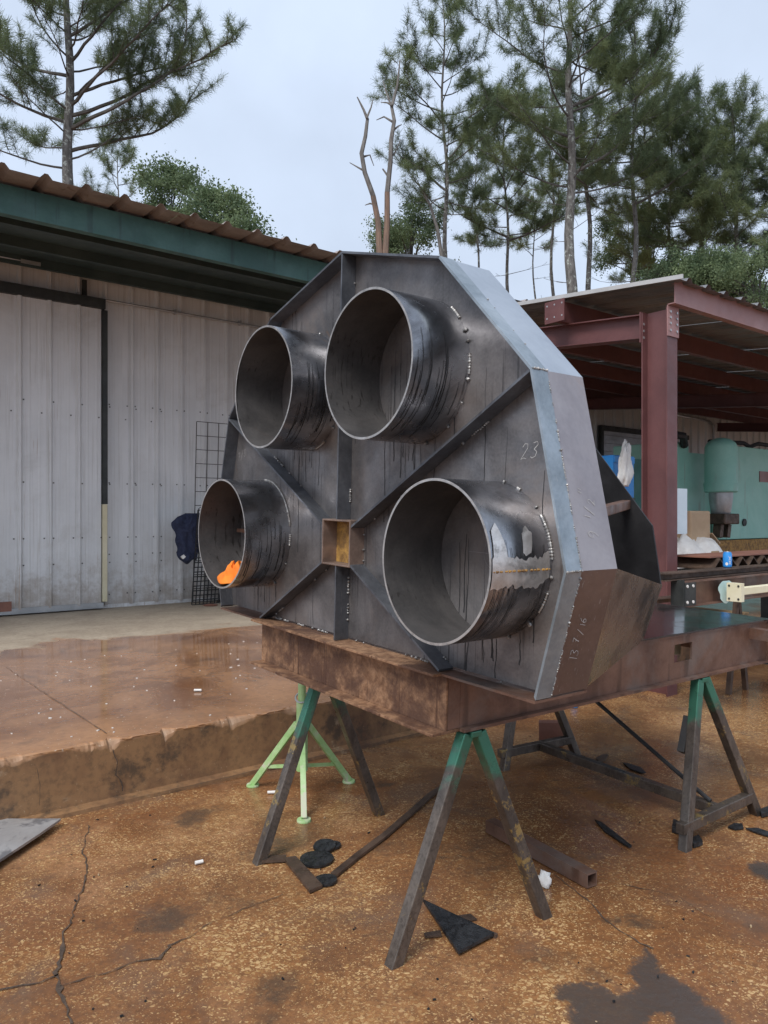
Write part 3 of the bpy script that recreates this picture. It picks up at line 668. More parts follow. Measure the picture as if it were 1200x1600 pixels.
for k in [q for q in range(46) if (q * 7) % 10 < 6]: m.blob((x + (r + .003) * math.cos(-.04), lerp(-.205, .06, k / 45), z + (r + .003) * math.sin(-.04)), .0045 * random.uniform(.7, 1.2))
tag(m.build('seam_weld', M['yrust'], pipes[3]), kind='stuff')
# what stands inside the pipes
MB().bar((-.60, .055, 1.00), (-.20, .055, 1.21), .05, .008, (0, 1, 0)).build('inner_brace', M['rust_dk'], mach)
MB().bb((-1.10, .03, .455), (-.585, D1, .475)).build('inner_ledge', M['rust_dk'], mach)

# ribs and the square tube they meet at
BW, B0, B1 = .118, .350, .566
def rib(a, b):
    a, b = Vector((a[0], 0, a[1])), Vector((b[0], 0, b[1])); d = (b - a).normalized(); x = Vector((-d.z, 0, d.x)) * .005
    q = [a - x, a + x, b + x, b - x]; o = MB().prism(q, (0, D1 - .001, 0)).build('rib', M['rib'], mach)
    L = (b - a).length
    for side in (-1, 1):
        for k in range(5):
            t = random.uniform(.05, .95); c = a.lerp(b, t) + x * side * 1.4
            if random.random() < .45: bead((c.x, D1 - .006, c.z), tuple((c + d * random.uniform(.03, .05)) + Vector((0, D1 - .006, 0))), .0075)
            else: tack((c.x, D1 - .006, c.z), .009)
    return o
rib((0, B1), (0, 1.792)); rib((0, B0), (0, .002))
rib((BW, B1 - .03), (1.166, 1.113)); rib((-BW, B1 - .03), (-1.166, 1.113))
rib((BW, B0 + .01), (.74, .004)); rib((-BW, B0 + .01), (-.74, .004))
bx = MB()
for p, q in (((-BW, B0), (-BW + .009, B1)), ((BW - .009, B0), (BW, B1)), ((-BW + .009, B0), (BW - .009, B0 + .009)), ((-BW + .009, B1 - .009), (BW - .009, B1))):
    bx.bb((p[0], -.004, p[1]), (q[0], .15, q[1]))
bxo = bx.build('box_tube', M['box'], mach, bevel=.003)
MB().bb((-BW + .01, .075, B0 + .01), (BW - .01, .083, B1 - .01)).build('box_tube_back', M['yrust'], bxo)
for zz in (.38, .43, .5, .54): tack((BW + .004, D1 - .004, zz), .009)
for i in range(8):                                       # seam between rim strip and band on the right hand side
    a, b = Vector(OCT[i]), Vector(OCT[i + 1])
    if i in (0, 1):
        t = .02
        while t < .97:
            L = random.choice((.02, .05, .09, .14)); p, q = a.lerp(b, t), a.lerp(b, min(.985, t + L)); bead((p.x, D1 + .002, p.y), (q.x, D1 + .002, q.y), .0042, .005)
            if random.random() < .5: tack((q.x + .001, D1 + .002, q.y), .0085)
            t += L + random.uniform(.02, .08)
    else:
        for k in range(4): p = a.lerp(b, random.random()); tack((p.x, D1 + .002, p.y), .006)
for i in (1, 2):
    p = OCT[i]; bead((p[0] + .001, .004, p[1]), (p[0] + .001, D1, p[1]), .006, .008)
for k in range(16):                                      # along the foot of the face plate
    xx = random.uniform(-1.15, 1.15); tack((xx, D1 - .006, .006), .010)
    if k % 3 == 0: bead((xx, D1 - .006, .005), (xx + .04, D1 - .006, .005), .007)
tag(welds.build('weld_beads', M['weld'], mach, True), kind='stuff')

# back plate, lower side panel and stays of the hopper behind the band
BK = [(.77, 0), (.865, .283), (.809, .565), (.43, .99), (0, 1.1), (-.43, .99), (-.809, .565), (-.865, .283), (-.77, 0)]
MB().prism([P3(p, 1.29) for p in BK], (0, .008, 0)).build('back_plate', M['black'], mach)
def side_panel(sx):
    a, b, c, d = Vector((sx * 1.342, D1 + D2 + .002, .443)), Vector((sx * 1.227, D1 + D2 + .002, .004)), Vector((sx * .772, 1.30, .004)), Vector((sx * .868, 1.30, .285))
    n = (b - a).cross(d - a).normalized() * .008
    o = MB().prism([a, b, c, d], -n * sx).build('side_panel', M['panel'], mach)
    for k in range(5):
        t = random.random(); p = a.lerp(b, t)
    return o
side_panel(1); side_panel(-1)
MB().bar((1.12, .28, .60), (.66, 1.289, .665), .045, .045).build('stay', M['rust_dk'], mach, bevel=.004)
MB().bar((-1.13, .26, .63), (-.72, 1.289, .68), .05, .05).build('stay', M['rust_dk'], mach, bevel=.004)

# base frame
m = MB().bb((-.759, -.045, -.013), (.759, .10, -.002)).bb((-.759, .026, -.234), (.759, .036, -.013)).bb((-.759, -.045, -.246), (.759, .10, -.234))
m.build('front_beam', M['rust'], mach, bevel=.002)
def side_beam(sx, hole):
    m = MB(); y0, y1, L = .102, 2.57, 0; xo, xi = sx * .757, sx * .747
    if hole: H0, H1, Z0, Z1 = 1.60, 1.765, -.147, -.053
    else: H0, H1, Z0, Z1 = 1.6, 1.6, -.1, -.1
    m.bb((xi, y0, -.232), (xo, H0, -.014))
    if hole: m.bb((xi, H0, -.232), (xo, H1, Z0)).bb((xi, H0, Z1), (xo, H1, -.014))
    m.bb((xi, H1, -.232), (xo, y1, -.014))
    m.bb((sx * .67, y0, -.246), (sx * .785, y1, -.233)); m.bb((sx * .67, y0, -.013), (sx * .762, y1, -.002))
    return m.build('side_beam', M['rust_dk'], mach)
side_beam(1, True); side_beam(-1, False)
MB().bb((.748, .038, -.232), (.757, .101, -.014)).build('corner_plate', M['rust_dk'], mach)
MB().bb((-.74, .9, -.16), (.74, 1.0, -.06)).build('cross_beam', M['wood'], mach)
MB().bb((-.74, 1.75, -.14), (.66, 1.82, -.05)).build('cross_beam', M['wood'], mach)
MB().bb((-.768, 1.302, -.0015), (.768, 2.59, .007)).build('deck_plate', M['deck'], mach)
MB().bb((-.77, 2.572, -.25), (.80, 2.582, -.003)).build('end_plate', M['rust_dk'], mach)
# square tube stub sticking out of the side, hollow
m = MB(); sy0, sy1, sz0, sz1 = 2.36, 2.425, -.092, -.03
m.bb((.40, sy0, sz0), (.865, sy0 + .005, sz1)).bb((.40, sy1 - .005, sz0), (.865, sy1, sz1)).bb((.40, sy0 + .005, sz0), (.865, sy1 - .005, sz0 + .005)).bb((.40, sy0 + .005, sz1 - .005), (.865, sy1 - .005, sz1))
m.build('tube_stub', M['rust_dk'], mach)

# chalk figures written on the steel
GLY = {'1': [[(.5, 0), (.5, 1)]], '2': [[(.05, .8), (.3, 1), (.7, .95), (.8, .7), (.5, .4), (.1, .02), (.5, .1), (.9, 0)]], '3': [[(.1, .95), (.6, 1), (.8, .8), (.35, .55), (.8, .35), (.7, .08), (.3, 0), (.05, .1)]],
       '6': [[(.8, 1), (.35, .75), (.1, .35), (.3, .02), (.7, .08), (.8, .35), (.5, .5), (.15, .35)]], '9': [[(.75, .7), (.5, .95), (.15, .85), (.15, .55), (.5, .5), (.75, .7), (.7, .3), (.45, 0)]],
       '7': [[(.1, .95), (.85, 1), (.5, .45), (.35, 0)], [(.25, .5), (.7, .52)]], '8': [[(.5, .52), (.2, .75), (.5, 1), (.8, .75), (.5, .52), (.15, .25), (.5, 0), (.85, .25), (.5, .52)]],
       '/': [[(.1, -.1), (.9, 1.1)]], '"': [[(.3, 1.15), (.22, .85)], [(.65, 1.15), (.57, .85)]], ' ': [], '-': [[(.1, .5), (.9, .5)]]}
def chalk(text, org, ex, ey, size, nrm, w=.0022, slant=.25, sizes=None):
    m = MB(); org, ex, ey, nrm = Vector(org), Vector(ex).normalized(), Vector(ey).normalized(), Vector(nrm).normalized(); cx = 0
    for i, ch in enumerate(text):
        sc, dy = (sizes[i] if sizes else (1, 0))
        for st in GLY[ch]:
            P = [org + ex * ((cx + (px * .62 + py * slant) * sc) * size) + ey * ((py * sc + dy) * size) + nrm * .0016 for px, py in st]
            for a, b in zip(P[:-1], P[1:]):
                d = (b - a).normalized(); s = d.cross(nrm) * w * random.uniform(.35, .65); m.add([a - s, a + s, b + s, b - s], [(0, 1, 2, 3)])
        cx += (.5 if ch == '1' else .85) * sc
    return tag(m.build('chalk_mark', M['chalk'], mach, fix=False), kind='stuff')
chalk('23"', (1.065, D1, .815), (1, 0, .1), (0, 0, 1), .055, (0, -1, 0))
chalk('7/8', (-1.19, D1, .87), (1, 0, .3), (-.2, 0, 1), .045, (0, -1, 0), .0018)
chalk('16', (1.242, .045, .12), (0, -.4, 1), (0, 1, .3), .035, (1, 0, -.26), .0018)
def seg_frame(i):
    a, b = P3(OCT[i], 0), P3(OCT[i + 1], 0); d = (b - a).normalized(); return a, d, Vector((d.z, 0, -d.x))
a, d, nn = seg_frame(1)
chalk('9 1/2"', a - nn * .003 + d * .10 + Vector((0, .20, 0)), d, (0, -1, 0), .05, nn, .0024, .2, [(1.1, 0), (.6, 0), (.6, .5), (.8, .1), (.7, -.2), (1, .2)])
a, d, nn = seg_frame(0)
chalk('13 7/16', a - nn * .003 + d * .12 + Vector((0, .17, 0)), d, (0, -1, 0), .042, nn, .0022, .2, [(1, 0), (1, 0), (.4, 0), (.8, .3), (.8, 0), (.7, 0), (.8, 0)])
x4, z4 = PIPES[3][0], PIPES[3][1]
m = MB()
for k in range(40):
    t, t2 = 2 * PI * k / 40, 2 * PI * (k + 1) / 40; m.add([(x4 + .02 + rr * math.cos(q), D1 - .0016, z4 + .02 + rr * math.sin(q)) for q, rr in ((t, .058), (t, .0592), (t2, .0592), (t2, .058))], [(0, 1, 2, 3)])
m.bb((x4 + .0195, D1 - .002, z4 - .26), (x4 + .0208, D1 - .0012, z4 + .12)).bb((x4 - .12, D1 - .002, z4 + .0195), (x4 + .15, D1 - .0012, z4 + .0208))
m.build('scribe_mark', M['band'], mach)
# dark water runs down the face plate and round the pipes
def inside(x, z):
    r = False; n = len(OCT)
    for i in range(n):
        (x1, z1), (x2, z2) = OCT[i - 1], OCT[i]
        if (z1 > z) != (z2 > z) and x < (x2 - x1) * (z - z1) / (z2 - z1) + x1: r = not r
    return r
runs = MB(); rr_ = random.Random(5)
def run(xx, zt, L, w):
    vs = []; x_ = xx; n = 16; k = 0
    for j in range(n + 1):
        x_ += rr_.uniform(-.0022, .0022); zz = zt - L * j / n
        if zz < .004: break
        ww = w * (.5 + .6 * j / n) * rr_.uniform(.75, 1.25); vs += [(x_ - ww, D1 - .0009, zz), (x_ + ww, D1 - .0009, zz)]; k += 1
    runs.add(vs, [(2 * j, 2 * j + 1, 2 * j + 3, 2 * j + 2) for j in range(k - 1)])
for k in range(42):
    xx, zt = rr_.uniform(-1.2, 1.25), rr_.uniform(.2, 1.7)
    if inside(xx + .04, zt + .03) and inside(xx - .04, zt + .03): run(xx, zt, rr_.uniform(.1, .5), rr_.uniform(.0008, .0024))
for x, z, r, l in PIPES:                                 # inside every pipe and from its lowest point down the plate
    for k in range(6): run(x + rr_.uniform(-.2, .22), z + rr_.uniform(.0, .16), rr_.uniform(.2, .4), rr_.uniform(.0015, .003)) 
    for k in range(7): xx = rr_.uniform(-.14, .16); run(x + xx, z - math.sqrt(r * r - xx * xx) - .004, rr_.uniform(.05, .22), rr_.uniform(.0012, .003))
tag(runs.build('water_runs', M['rubber'], mach, fix=False), kind='stuff')
for (x, z, r, l), po in zip(PIPES, pipes):
    m = MB()
    for k in range(24):
        y = rr_.uniform(-l + .012, D1 - .012); t0 = math.radians(rr_.uniform(-25, 22)); t1 = t0 - math.radians(rr_.uniform(15, 62)); w = rr_.uniform(.0007, .0020); vs = []; n = 14
        for j in range(n + 1):
            t = lerp(t0, t1, j / n); y += rr_.uniform(-.0015, .0015); ww = w * (.5 + .6 * j / n) * rr_.uniform(.7, 1.2); q = r * 1.0045 + .0008
            vs += [(x + q * math.cos(t), y - ww, z + q * math.sin(t)), (x + q * math.cos(t), y + ww, z + q * math.sin(t))]
        m.add(vs, [(2 * j, 2 * j + 1, 2 * j + 3, 2 * j + 2) for j in range(n)])
    tag(m.build('water_runs', M['rubber'], po, fix=False), kind='stuff')

# ================================================================== OBJECTS IN THE YARD
def on_leg(a, b, h):                                     # point of the line a-b at height h
    t = (h - a.z) / (b.z - a.z); return a.lerp(b, t)
def sawhorse(ends, label, low_bars):
    """ends: two tuples (apex, near foot, far foot) in world space"""
    c = sum((e[1] + e[2] for e in ends), Vector()) / 4; c.z = 0
    r = empty('sawhorse', Matrix.Translation(c), label, 'sawhorse', 'sawhorses under the steel frame')
    E = [tuple(p - c for p in e) for e in ends]; d = (E[1][0] - E[0][0]).normalized(); mids = []
    MB().bar(E[0][0] - d * .05 - Vector((0, 0, .012)), E[1][0] + d * .03 - Vector((0, 0, .012)), .05, .022).build('top_beam', M['horse'], r, bevel=.003)
    for ap, f1, f2 in E:
        side = (f2 - f1).normalized()
        for f, s in ((f1, -1), (f2, 1)):
            top = ap + side * s * .028 - Vector((0, 0, .012)); ft = f + (f - top).normalized() * .02
            MB().bar(top, ft, .047, .047, d).build('leg', M['horse'], r, bevel=.004)
        if low_bars:
            q1, q2 = on_leg(ap, f1, .10), on_leg(ap, f2, .10); MB().bar(q1 - (q2 - q1).normalized() * .06, q2, .045, .05).build('spreader', M['horse'], r, bevel=.003); mids.append(q1.lerp(q2, .5))
    if low_bars:
        dd = (mids[1] - mids[0]).normalized()
        MB().bar(mids[0] + dd * .024, mids[1] - dd * .024, .045, .05).build('long_bar', M['horse'], r, bevel=.003)
        MB().tube([E[0][0] - Vector((0, 0, .06)) + d * .06, mids[1] - dd * .05 + Vector((0, 0, .03))], .011, 8).build('brace_rod', M['rubber'], r, True)
    return r, E, c
def V(*a): return Vector(a)
z_ = -.249
h1, E1, c1 = sawhorse([(MM @ V(-.38, .19, z_), G(405, 1348), G(592, 1272)), (MM @ V(.755, .17, z_), G(615, 1508), G(850, 1432))], 'plain two-ended steel sawhorse with green tops under the front beam, nearest the camera', False)
MB().box(G(428, 1346) - c1 + V(0, 0, .012), (.11, .05, .012), Matrix.Rotation(.1, 3, 'Z')).build('foot_plate', M['scrap'], h1)
h2, E2, c2 = sawhorse([(MM @ V(-.60, 1.98, z_), G(788, 1203), G(900, 1178)), (MM @ V(.755, 1.86, z_), G(1070, 1328), G(1182, 1272))], 'steel sawhorse with low spreader bars and green tops under the deck end', True)
ap, f1, f2 = E2[1]
MB().bar(on_leg(ap, f1, .56) + V(-.02, .04, 0), on_leg(ap, f1, .40) + V(-.035, .04, 0), .035, .06).build('bracket', M['rubber'], h2)

# pale green tripod pipe stand
c = sum(gp((395, 1228), (545, 1222), (475, 1283)), Vector()) / 3
tri = empty('tripod_stand', Matrix.Translation(c), 'pale green tripod pipe stand behind the front sawhorse', 'pipe stand')
MB().tube([(0, 0, .14), (0, 0, .52)], .032, 14).build('outer_tube', M['limegreen'], tri, True)
MB().tube([(0, 0, .50), (0, 0, .715)], .022, 12).build('inner_tube', M['limegreen'], tri, True)
MB().bar((-.06, 0, .72), (.06, 0, .72), .05, .02).build('head', M['limegreen'], tri)
MB().tube([V(.036 * math.cos(t), .036 * math.sin(t), .545 + .02 * math.sin(t)) for t in np.linspace(0, 2 * PI, 17)], .005, 6).build('locking_ring', M['galv'], tri, True)
for k, (u, v) in enumerate(((395, 1228), (545, 1222), (475, 1283))):
    f = G(u, v) - c; d = f.normalized()
    lg = MB().bar(d * .03 + V(0, 0, .40), f + V(0, 0, .012), .034, .03, d.cross(V(0, 0, 1))).build('leg', M['limegreen'], tri, bevel=.003)
    MB().lathe([(0, .012), (.035, .012), (.037, .006), (.037, 0), (0, 0)], f, 14).build('foot', M['limegreen'], lg)
    MB().bar(d * .03 + V(0, 0, .16), f * .72 + V(0, 0, .125), .012, .018).build('link', M['limegreen'], tri)

# ------------------------------------------------ scraps on the ground
def flat(name, pts, th, mat, label, cat, group=None, z=.0055, tilt=None, bevel=0):
    P = [G(u, v) for u, v in pts]; c = sum(P, Vector()) / len(P); c.z = z
    o = MB().prism([Vector((p.x - c.x, p.y - c.y, 0)) for p in P], (0, 0, th)).build(name, M[mat], bevel=bevel); o.location = c
    if tilt: o.rotation_euler = tilt; o.location.z += .5 * th
    return tag(o, label, cat, group)
def disc(u, v, r, label, z=.006, tilt=(0, 0, 0)):
    m = MB(); n = 40; rs = [r * (1 + random.uniform(-.02, .02)) for _ in range(n)]
    top = [(rs[j] * math.cos(2 * PI * j / n), rs[j] * math.sin(2 * PI * j / n), .010 + random.uniform(-.0008, .0012)) for j in range(n)]
    inn = [(p[0] * .86, p[1] * .86, .0105) for p in top]; bot = [(p[0], p[1], 0) for p in top]
    m.add(top + inn + bot + [(0, 0, .0105)], [(j, (j + 1) % n, n + (j + 1) % n, n + j) for j in range(n)] + [(j, 2 * n + j, 2 * n + (j + 1) % n, (j + 1) % n) for j in range(n)] + [(n + j, n + (j + 1) % n, 3 * n) for j in range(n)])
    o = m.build('steel_disc', M['slag']); c = G(u, v); o.location = (c.x, c.y, z); o.rotation_euler = tilt
    return tag(o, label, 'steel disc', 'cut steel discs on the ground')
disc(495, 1346, .076, 'largest black cut steel disc, lying flat with a pale worn middle')
disc(507, 1328, .052, 'black cut steel disc propped on the edge of the largest disc', .014, (.12, -.1, .3))
disc(520, 1324, .038, 'small black cut disc half under the propped disc', .006)
disc(509, 1379, .047, 'lone black cut steel disc at the end of the long strip')
flat('flat_bar', ((443, 1346), (462, 1343), (504, 1389), (484, 1398)), .012, 'scrap', 'short wide rusty flat bar beside the black discs', 'steel bar')
pts = [G(u, v) for u, v in ((522, 1371), (560, 1340), (600, 1310), (640, 1275), (672, 1246), (702, 1226))]
m = MB()
for a, b in zip(pts[:-1], pts[1:]): m.bar(a + V(0, 0, .012), b + V(0, 0, .012), .034, .012)
tag(m.build('steel_strip', M['scrap']), 'long thin dark steel strip curving away across the ground', 'steel strip')
o = flat('triangular_plate', ((661, 1414), (772, 1467), (716, 1497)), .012, 'slag', 'black slag crusted triangular steel plate near the front leg', 'steel plate', z=.012)
MB().bar(G(708, 1440) - o.location + V(0, 0, .006), G(776, 1466) - o.location + V(0, 0, .006), .016, .018).build('burr_edge', M['scrap'], o)
flat('steel_sliver', ((690, 1438), (735, 1432), (745, 1440), (700, 1448)), .006, 'scrap', 'thin dark offcut poking out behind the triangular plate', 'offcut')
flat('steel_sliver', ((662, 1462), (688, 1458), (690, 1466), (664, 1468)), .006, 'scrap', 'tiny offcut beside the left edge of the triangular plate', 'offcut')
# hollow square tube
a, b = G(766, 1300), G(925, 1388); d = (b - a).normalized(); w = .058; t = .005
tb = empty('square_tube', Matrix.Translation(a), 'rusty hollow square steel tube lying beside the front leg', 'steel tube')
sx = d.cross(V(0, 0, 1)); L = (b - a).length; m = MB()
for off, ww, hh in ((V(0, 0, t / 2 + .006), w, t), (V(0, 0, w - t / 2 + .006), w, t)): m.bar(off, off + d * L, ww, hh)
for s in (-1, 1): q = sx * s * (w / 2 - t / 2) + V(0, 0, w / 2 + .006); m.bar(q, q + d * L, t, w - 2 * t)
m.build('tube_wall', M['rust_dk'], tb)
flat('steel_offcut', ((932, 1186), (942, 1181), (951, 1181), (946, 1190), (936, 1193)), .006, 'scrap', 'small rounded brown offcut behind the low long bar', 'offcut')
flat('steel_offcut', ((973, 1194), (985, 1196), (1000, 1201), (1009, 1209), (1003, 1210), (985, 1204)), .006, 'slag', 'curved dark offcut beyond the low long bar', 'offcut')
flat('steel_offcut', ((929, 1284), (940, 1288), (987, 1325), (983, 1327), (945, 1302)), .008, 'slag', 'narrow black strip offcut in the open ground right of the square tube', 'offcut')
flat('steel_offcut', ((1137, 1295), (1147, 1289), (1160, 1290), (1162, 1297), (1150, 1299)), .006, 'slag', 'small dark offcut right of the sawhorse foot', 'offcut')
flat('steel_offcut', ((1165, 1297), (1185, 1297), (1202, 1303), (1202, 1310), (1180, 1303)), .006, 'slag', 'dark curved offcut cut by the right edge of the picture', 'offcut')
flat('steel_offcut', ((1186, 1272), (1202, 1266), (1202, 1276), (1190, 1279)), .02, 'slag', 'dark bar end beside the far sawhorse foot at the picture edge', 'offcut')
flat('steel_offcut', ((1078, 1318), (1092, 1312), (1098, 1322), (1084, 1327)), .02, 'slag', 'black angular scrap at the right sawhorse foot', 'offcut')
flat('steel_offcut', ((1052, 1290), (1066, 1296), (1062, 1306), (1050, 1302)), .03, 'slag', 'black block of scrap left of the right sawhorse foot', 'offcut')
o = flat('leaning_plate', ((842, 1168), (880, 1168), (880, 1163), (842, 1163)), .16, 'redscrap', 'square red brown plate standing behind the sawhorse bars', 'steel plate')
flat('steel_sheet', ((-60, 1292), (95, 1292), (62, 1316), (0, 1358), (-60, 1400)), .012, 'sheet', 'pale grey steel sheet lying at the left edge of the yard', 'steel sheet', z=.03)
bc = MB().lathe([(0, 0), (.028, 0), (.03, .004), (.027, .03), (.02, .036), (0, .037)], (0, 0, 0), 16).build('bottle_cap', M['blue'], smooth=True); bc.location = G(897, 1106) + V(0, 0, .005); tag(bc, 'small bright blue plastic cap behind the sawhorse', 'cap')
def butt(u, v, rot, label, z=0., l=.05):
    o = MB().tube([(-l / 2, 0, .008), (l / 2, 0, .008)], .008, 8).build('cigarette_butt', M['paper']); o.location = G(u, v, z) + V(0, 0, .004); o.rotation_euler = (0, 0, rot); tag(o, label, 'cigarette butt', 'white stubs lying about')  # white cigarette butts
butt(425, 1241, .1, 'white stub on the yard beside the tripod stand'); butt(311, 1351, .5, 'white stub alone on the open yard at left', l=.035); butt(309, 1081, 0, 'white stub lying on the raised slab', .34)
def crumple(name, size, mat, n=18, seed=0, fold=.3):
    """crumpled sheet: a closed lump with folds"""
    vs = []; rnd = random.Random(seed); ph = [rnd.uniform(0, 6) for _ in range(8)]
    for i in range(n + 1):
        th = PI * i / n
        for j in range(2 * n):
            f = 2 * PI * j / (2 * n); k = 1 + fold * (math.sin(3 * f + ph[0] + 2 * th) * .5 + math.sin(5 * f + ph[1] - 3 * th) * .35 + math.sin(7 * th + ph[2] + f) * .35 + math.sin(9 * f + 4 * th + ph[3]) * .2 + math.sin(13 * f - 9 * th + ph[4]) * .13 + math.sin(17 * th + 6 * f + ph[5]) * .12)
            vs.append((size[0] * k * math.sin(th) * math.cos(f), size[1] * k * math.sin(th) * math.sin(f), max(-.55, k * math.cos(th)) * size[2]))
    w = 2 * n; fs = [(i * w + j, i * w + (j + 1) % w, (i + 1) * w + (j + 1) % w, (i + 1) * w + j) for i in range(n) for j in range(w)]
    o = MB().add(vs, fs).build(name, M[mat]); o.data.polygons.foreach_set('use_smooth', [True] * len(o.data.polygons)); return o
pp = crumple('paper_scrap', (.03, .03, .035), 'paper', 8, 3, .35); pp.location = G(850, 1384) + V(0, 0, .022); tag(pp, 'crumpled white paper scrap against the front sawhorse leg', 'paper')
def ridged(x, y, seed): return 1 - abs(2 * float(vnoise(x, y, seed)) - 1)
def soft(x, y, seed): return 1 - (2 * float(vnoise(x, y, seed)) - 1) ** 2
def rag_mesh(rad, c, off, w, d, h, n=44):
    """loose cloth heap lying in a pipe of radius rad round (x, z) = c: rounded folds over an uneven outline"""
    vs = []
    for i in range(n + 1):
        for j in range(2 * n if i else 1):
            f = 2 * PI * j / (2 * n); q = i / n; out = 1 + .2 * math.sin(3 * f + 1) + .13 * math.sin(5 * f + 2)
            x, y = q * out * math.cos(f), q * out * math.sin(f); wx = x + .3 * math.sin(2.4 * y + 1) + .12 * math.sin(7 * y); wy = y + .2 * math.sin(3 * x)
            fold = .55 * soft(wx * 1.6 + 5, wy * 1.5, 3) ** 1.5 + .35 * soft(wx * 3.0, wy * 3.2 + x, 9) ** 1.5 + .22 * soft(wx * 7, wy * 6, 14)
            hh = .006 + h * (1 - q ** 2.6) * (.3 + .8 * fold) + .010 * fold; a = off + x * w / rad
            vs.append((c[0] + (rad - hh) * math.sin(a), y * d, c[1] - (rad - hh) * math.cos(a)))
    m = 2 * n; fs = [(0, 1 + j, 1 + (j + 1) % m) for j in range(m)] + [(1 + i * m + j, 1 + (i + 1) * m + j, 1 + (i + 1) * m + (j + 1) % m, 1 + i * m + (j + 1) % m) for i in range(n - 1) for j in range(m)]
    return MB().add(vs, fs)
rag = rag_mesh(.286, (-.85, .459), .05, .17, .09, .105).build('orange_rag', M['orange']); rag.data.polygons.foreach_set('use_smooth', [True] * len(rag.data.polygons))
so = rag.modifiers.new('hem', 'SOLIDIFY'); so.thickness = .003
rag.matrix_world = MM @ Matrix.Translation((0, -.085, 0)); tag(rag, 'bright orange rag crumpled inside the lower left pipe', 'rag')

# small litter nobody could count
lit = MB(); rl = random.Random(9)
for k in range(80):
    u, v = rl.uniform(-20, 1220), 1130 + 480 * rl.random() ** .8; p = G(u, v)
    q = BM.inverted() @ p
    if -q.y < 6.2: continue
    s = rl.uniform(.002, .006); lit.box(p + V(0, 0, .004), (s * rl.uniform(1, 3), s, s * .8), Matrix.Rotation(rl.uniform(0, 3), 3, 'Z'), rl.choice((0, 0, 0, 0, 1)))
tag(lit.build('grit', [M['slag'], M['wood']]), 'loose black and pale grit scattered over the yard', 'grit', kind='stuff')
lit = MB()
for k in range(120):
    q = (rl.uniform(-1, 4.5), -rl.uniform(3.4, 5.9), .343); s = rl.uniform(.004, .010); lit.box(q, (s * rl.uniform(1, 2.2), s, .004), Matrix.Rotation(rl.uniform(0, 3), 3, 'Z'))
o = lit.build('paint_flecks', M['paper']); o.matrix_world = BM; tag(o, 'pale flecks scattered over the wet slab', 'flecks', kind='stuff')

# ------------------------------------------------ things by the workshop wall
def wire_panel(name, s0, s1, z0, z1, nx, nz, r, n, lean, label, mat='wire'):
    R = empty(name, BM @ Matrix.Translation((s0, -n, z0)) @ Matrix.Rotation(-lean, 4, 'X'), label, 'wire panel', 'wire panels against the wall'); w, h = s1 - s0, z1 - z0
    hm = MB().bar((0, 0, 0), (w, 0, 0), 2 * r, 2 * r).mesh('wire', M[mat]); vm = MB().bar((0, 0, 0), (0, 0, h), 2 * r, 2 * r, (0, 1, 0)).mesh('wire', M[mat])
    for k in range(nz + 1): o = bpy.data.objects.new('wire', hm); COL.objects.link(o); o.parent = R; o.location = (0, -r, h * k / nz)
    for k in range(nx + 1): o = bpy.data.objects.new('wire', vm); COL.objects.link(o); o.parent = R; o.location = (w * k / nx, r * 1.01, 0)
wire_panel('wire_panel', 2.42, 3.25, .35, 2.88, 5, 13, .005, .18, -.05, 'tall open wire grid panel leaning on the grey wall')
wire_panel('wire_panel', 2.30, 2.80, .345, 1.66, 9, 20, .006, .42, -.16, 'short dense black wire panel below the navy jacket', 'rubber')
def jacket():
    R = empty('work_jacket', BM @ Matrix.Translation((2.20, -.48, 1.60)), 'navy blue work jacket hanging on the wire panel', 'jacket')
    nx, nz = 44, 56; prof = [(0, -.02, .20), (.05, -.15, .24), (.12, -.21, .245), (.2, -.20, .24), (.3, -.155, .215), (.42, -.15, .19), (.52, -.14, .17), (.60, -.10, .16), (.66, -.03, .14)]
    def edge(t, k): return float(np.interp(t, [q[0] for q in prof], [q[k] for q in prof]))
    vs = []
    for side in (0, 1):
        for i in range(nz + 1):
            t = .66 * i / nz
            for j in range(nx + 1):
                u = j / nx; a, b = edge(t, 1), edge(t, 2); a += .012 * math.sin(t * 31); b += .012 * math.sin(t * 27 + 1); x = lerp(a, b, u); rim = math.sin(PI * u) ** .5 * min(1, i / 5 + .15) * min(1, (nz - i) / 3 + .2)
                wx = x + .07 * math.sin(t * 7) + .25 * (t - .1) * (x - .1); fold = .65 * ridged(wx * 11 + 3, t * 2.3, 5) ** 1.5 + .35 * ridged(wx * 23, t * 6 + x * 5, 8) ** 1.5
                vs.append((x, -(.015 + .10 * fold) * rim if side == 0 else .02 * rim, -t - .03 * math.sin(u * 5 + 1) * (t / .66)))
    w = nx + 1; k = (nz + 1) * w; fs = [(i * w + j, i * w + j + 1, (i + 1) * w + j + 1, (i + 1) * w + j) for i in range(nz) for j in range(nx)]; fs += [tuple(q + k for q in f[::-1]) for f in fs]
    rim_ = list(range(w)) + [i * w + nx for i in range(1, nz + 1)] + [nz * w + j for j in range(nx - 1, -1, -1)] + [i * w for i in range(nz - 1, 0, -1)]; fs += [(rim_[i], rim_[i - 1], rim_[i - 1] + k, rim_[i] + k) for i in range(len(rim_))]
    o = MB().add(vs, fs).build('jacket_body', M['navy'], R); o.data.polygons.foreach_set('use_smooth', [True] * len(o.data.polygons))
    MB().bar((-.10, -.075, -.60), (-.065, -.078, -.57), .045, .04).build('white_patch', M['paper'], R)
    MB().tube([(.17, .0, -.02), (.17, .0, .06), (.20, .0, .085), (.225, .0, .05)], .006, 6).build('hook', M['rubber'], R)
jacket()
bk = empty('bucket', BM @ Matrix.Translation((2.86, -.38, .34)), 'black plastic bucket on the slab under the wire panels', 'bucket')
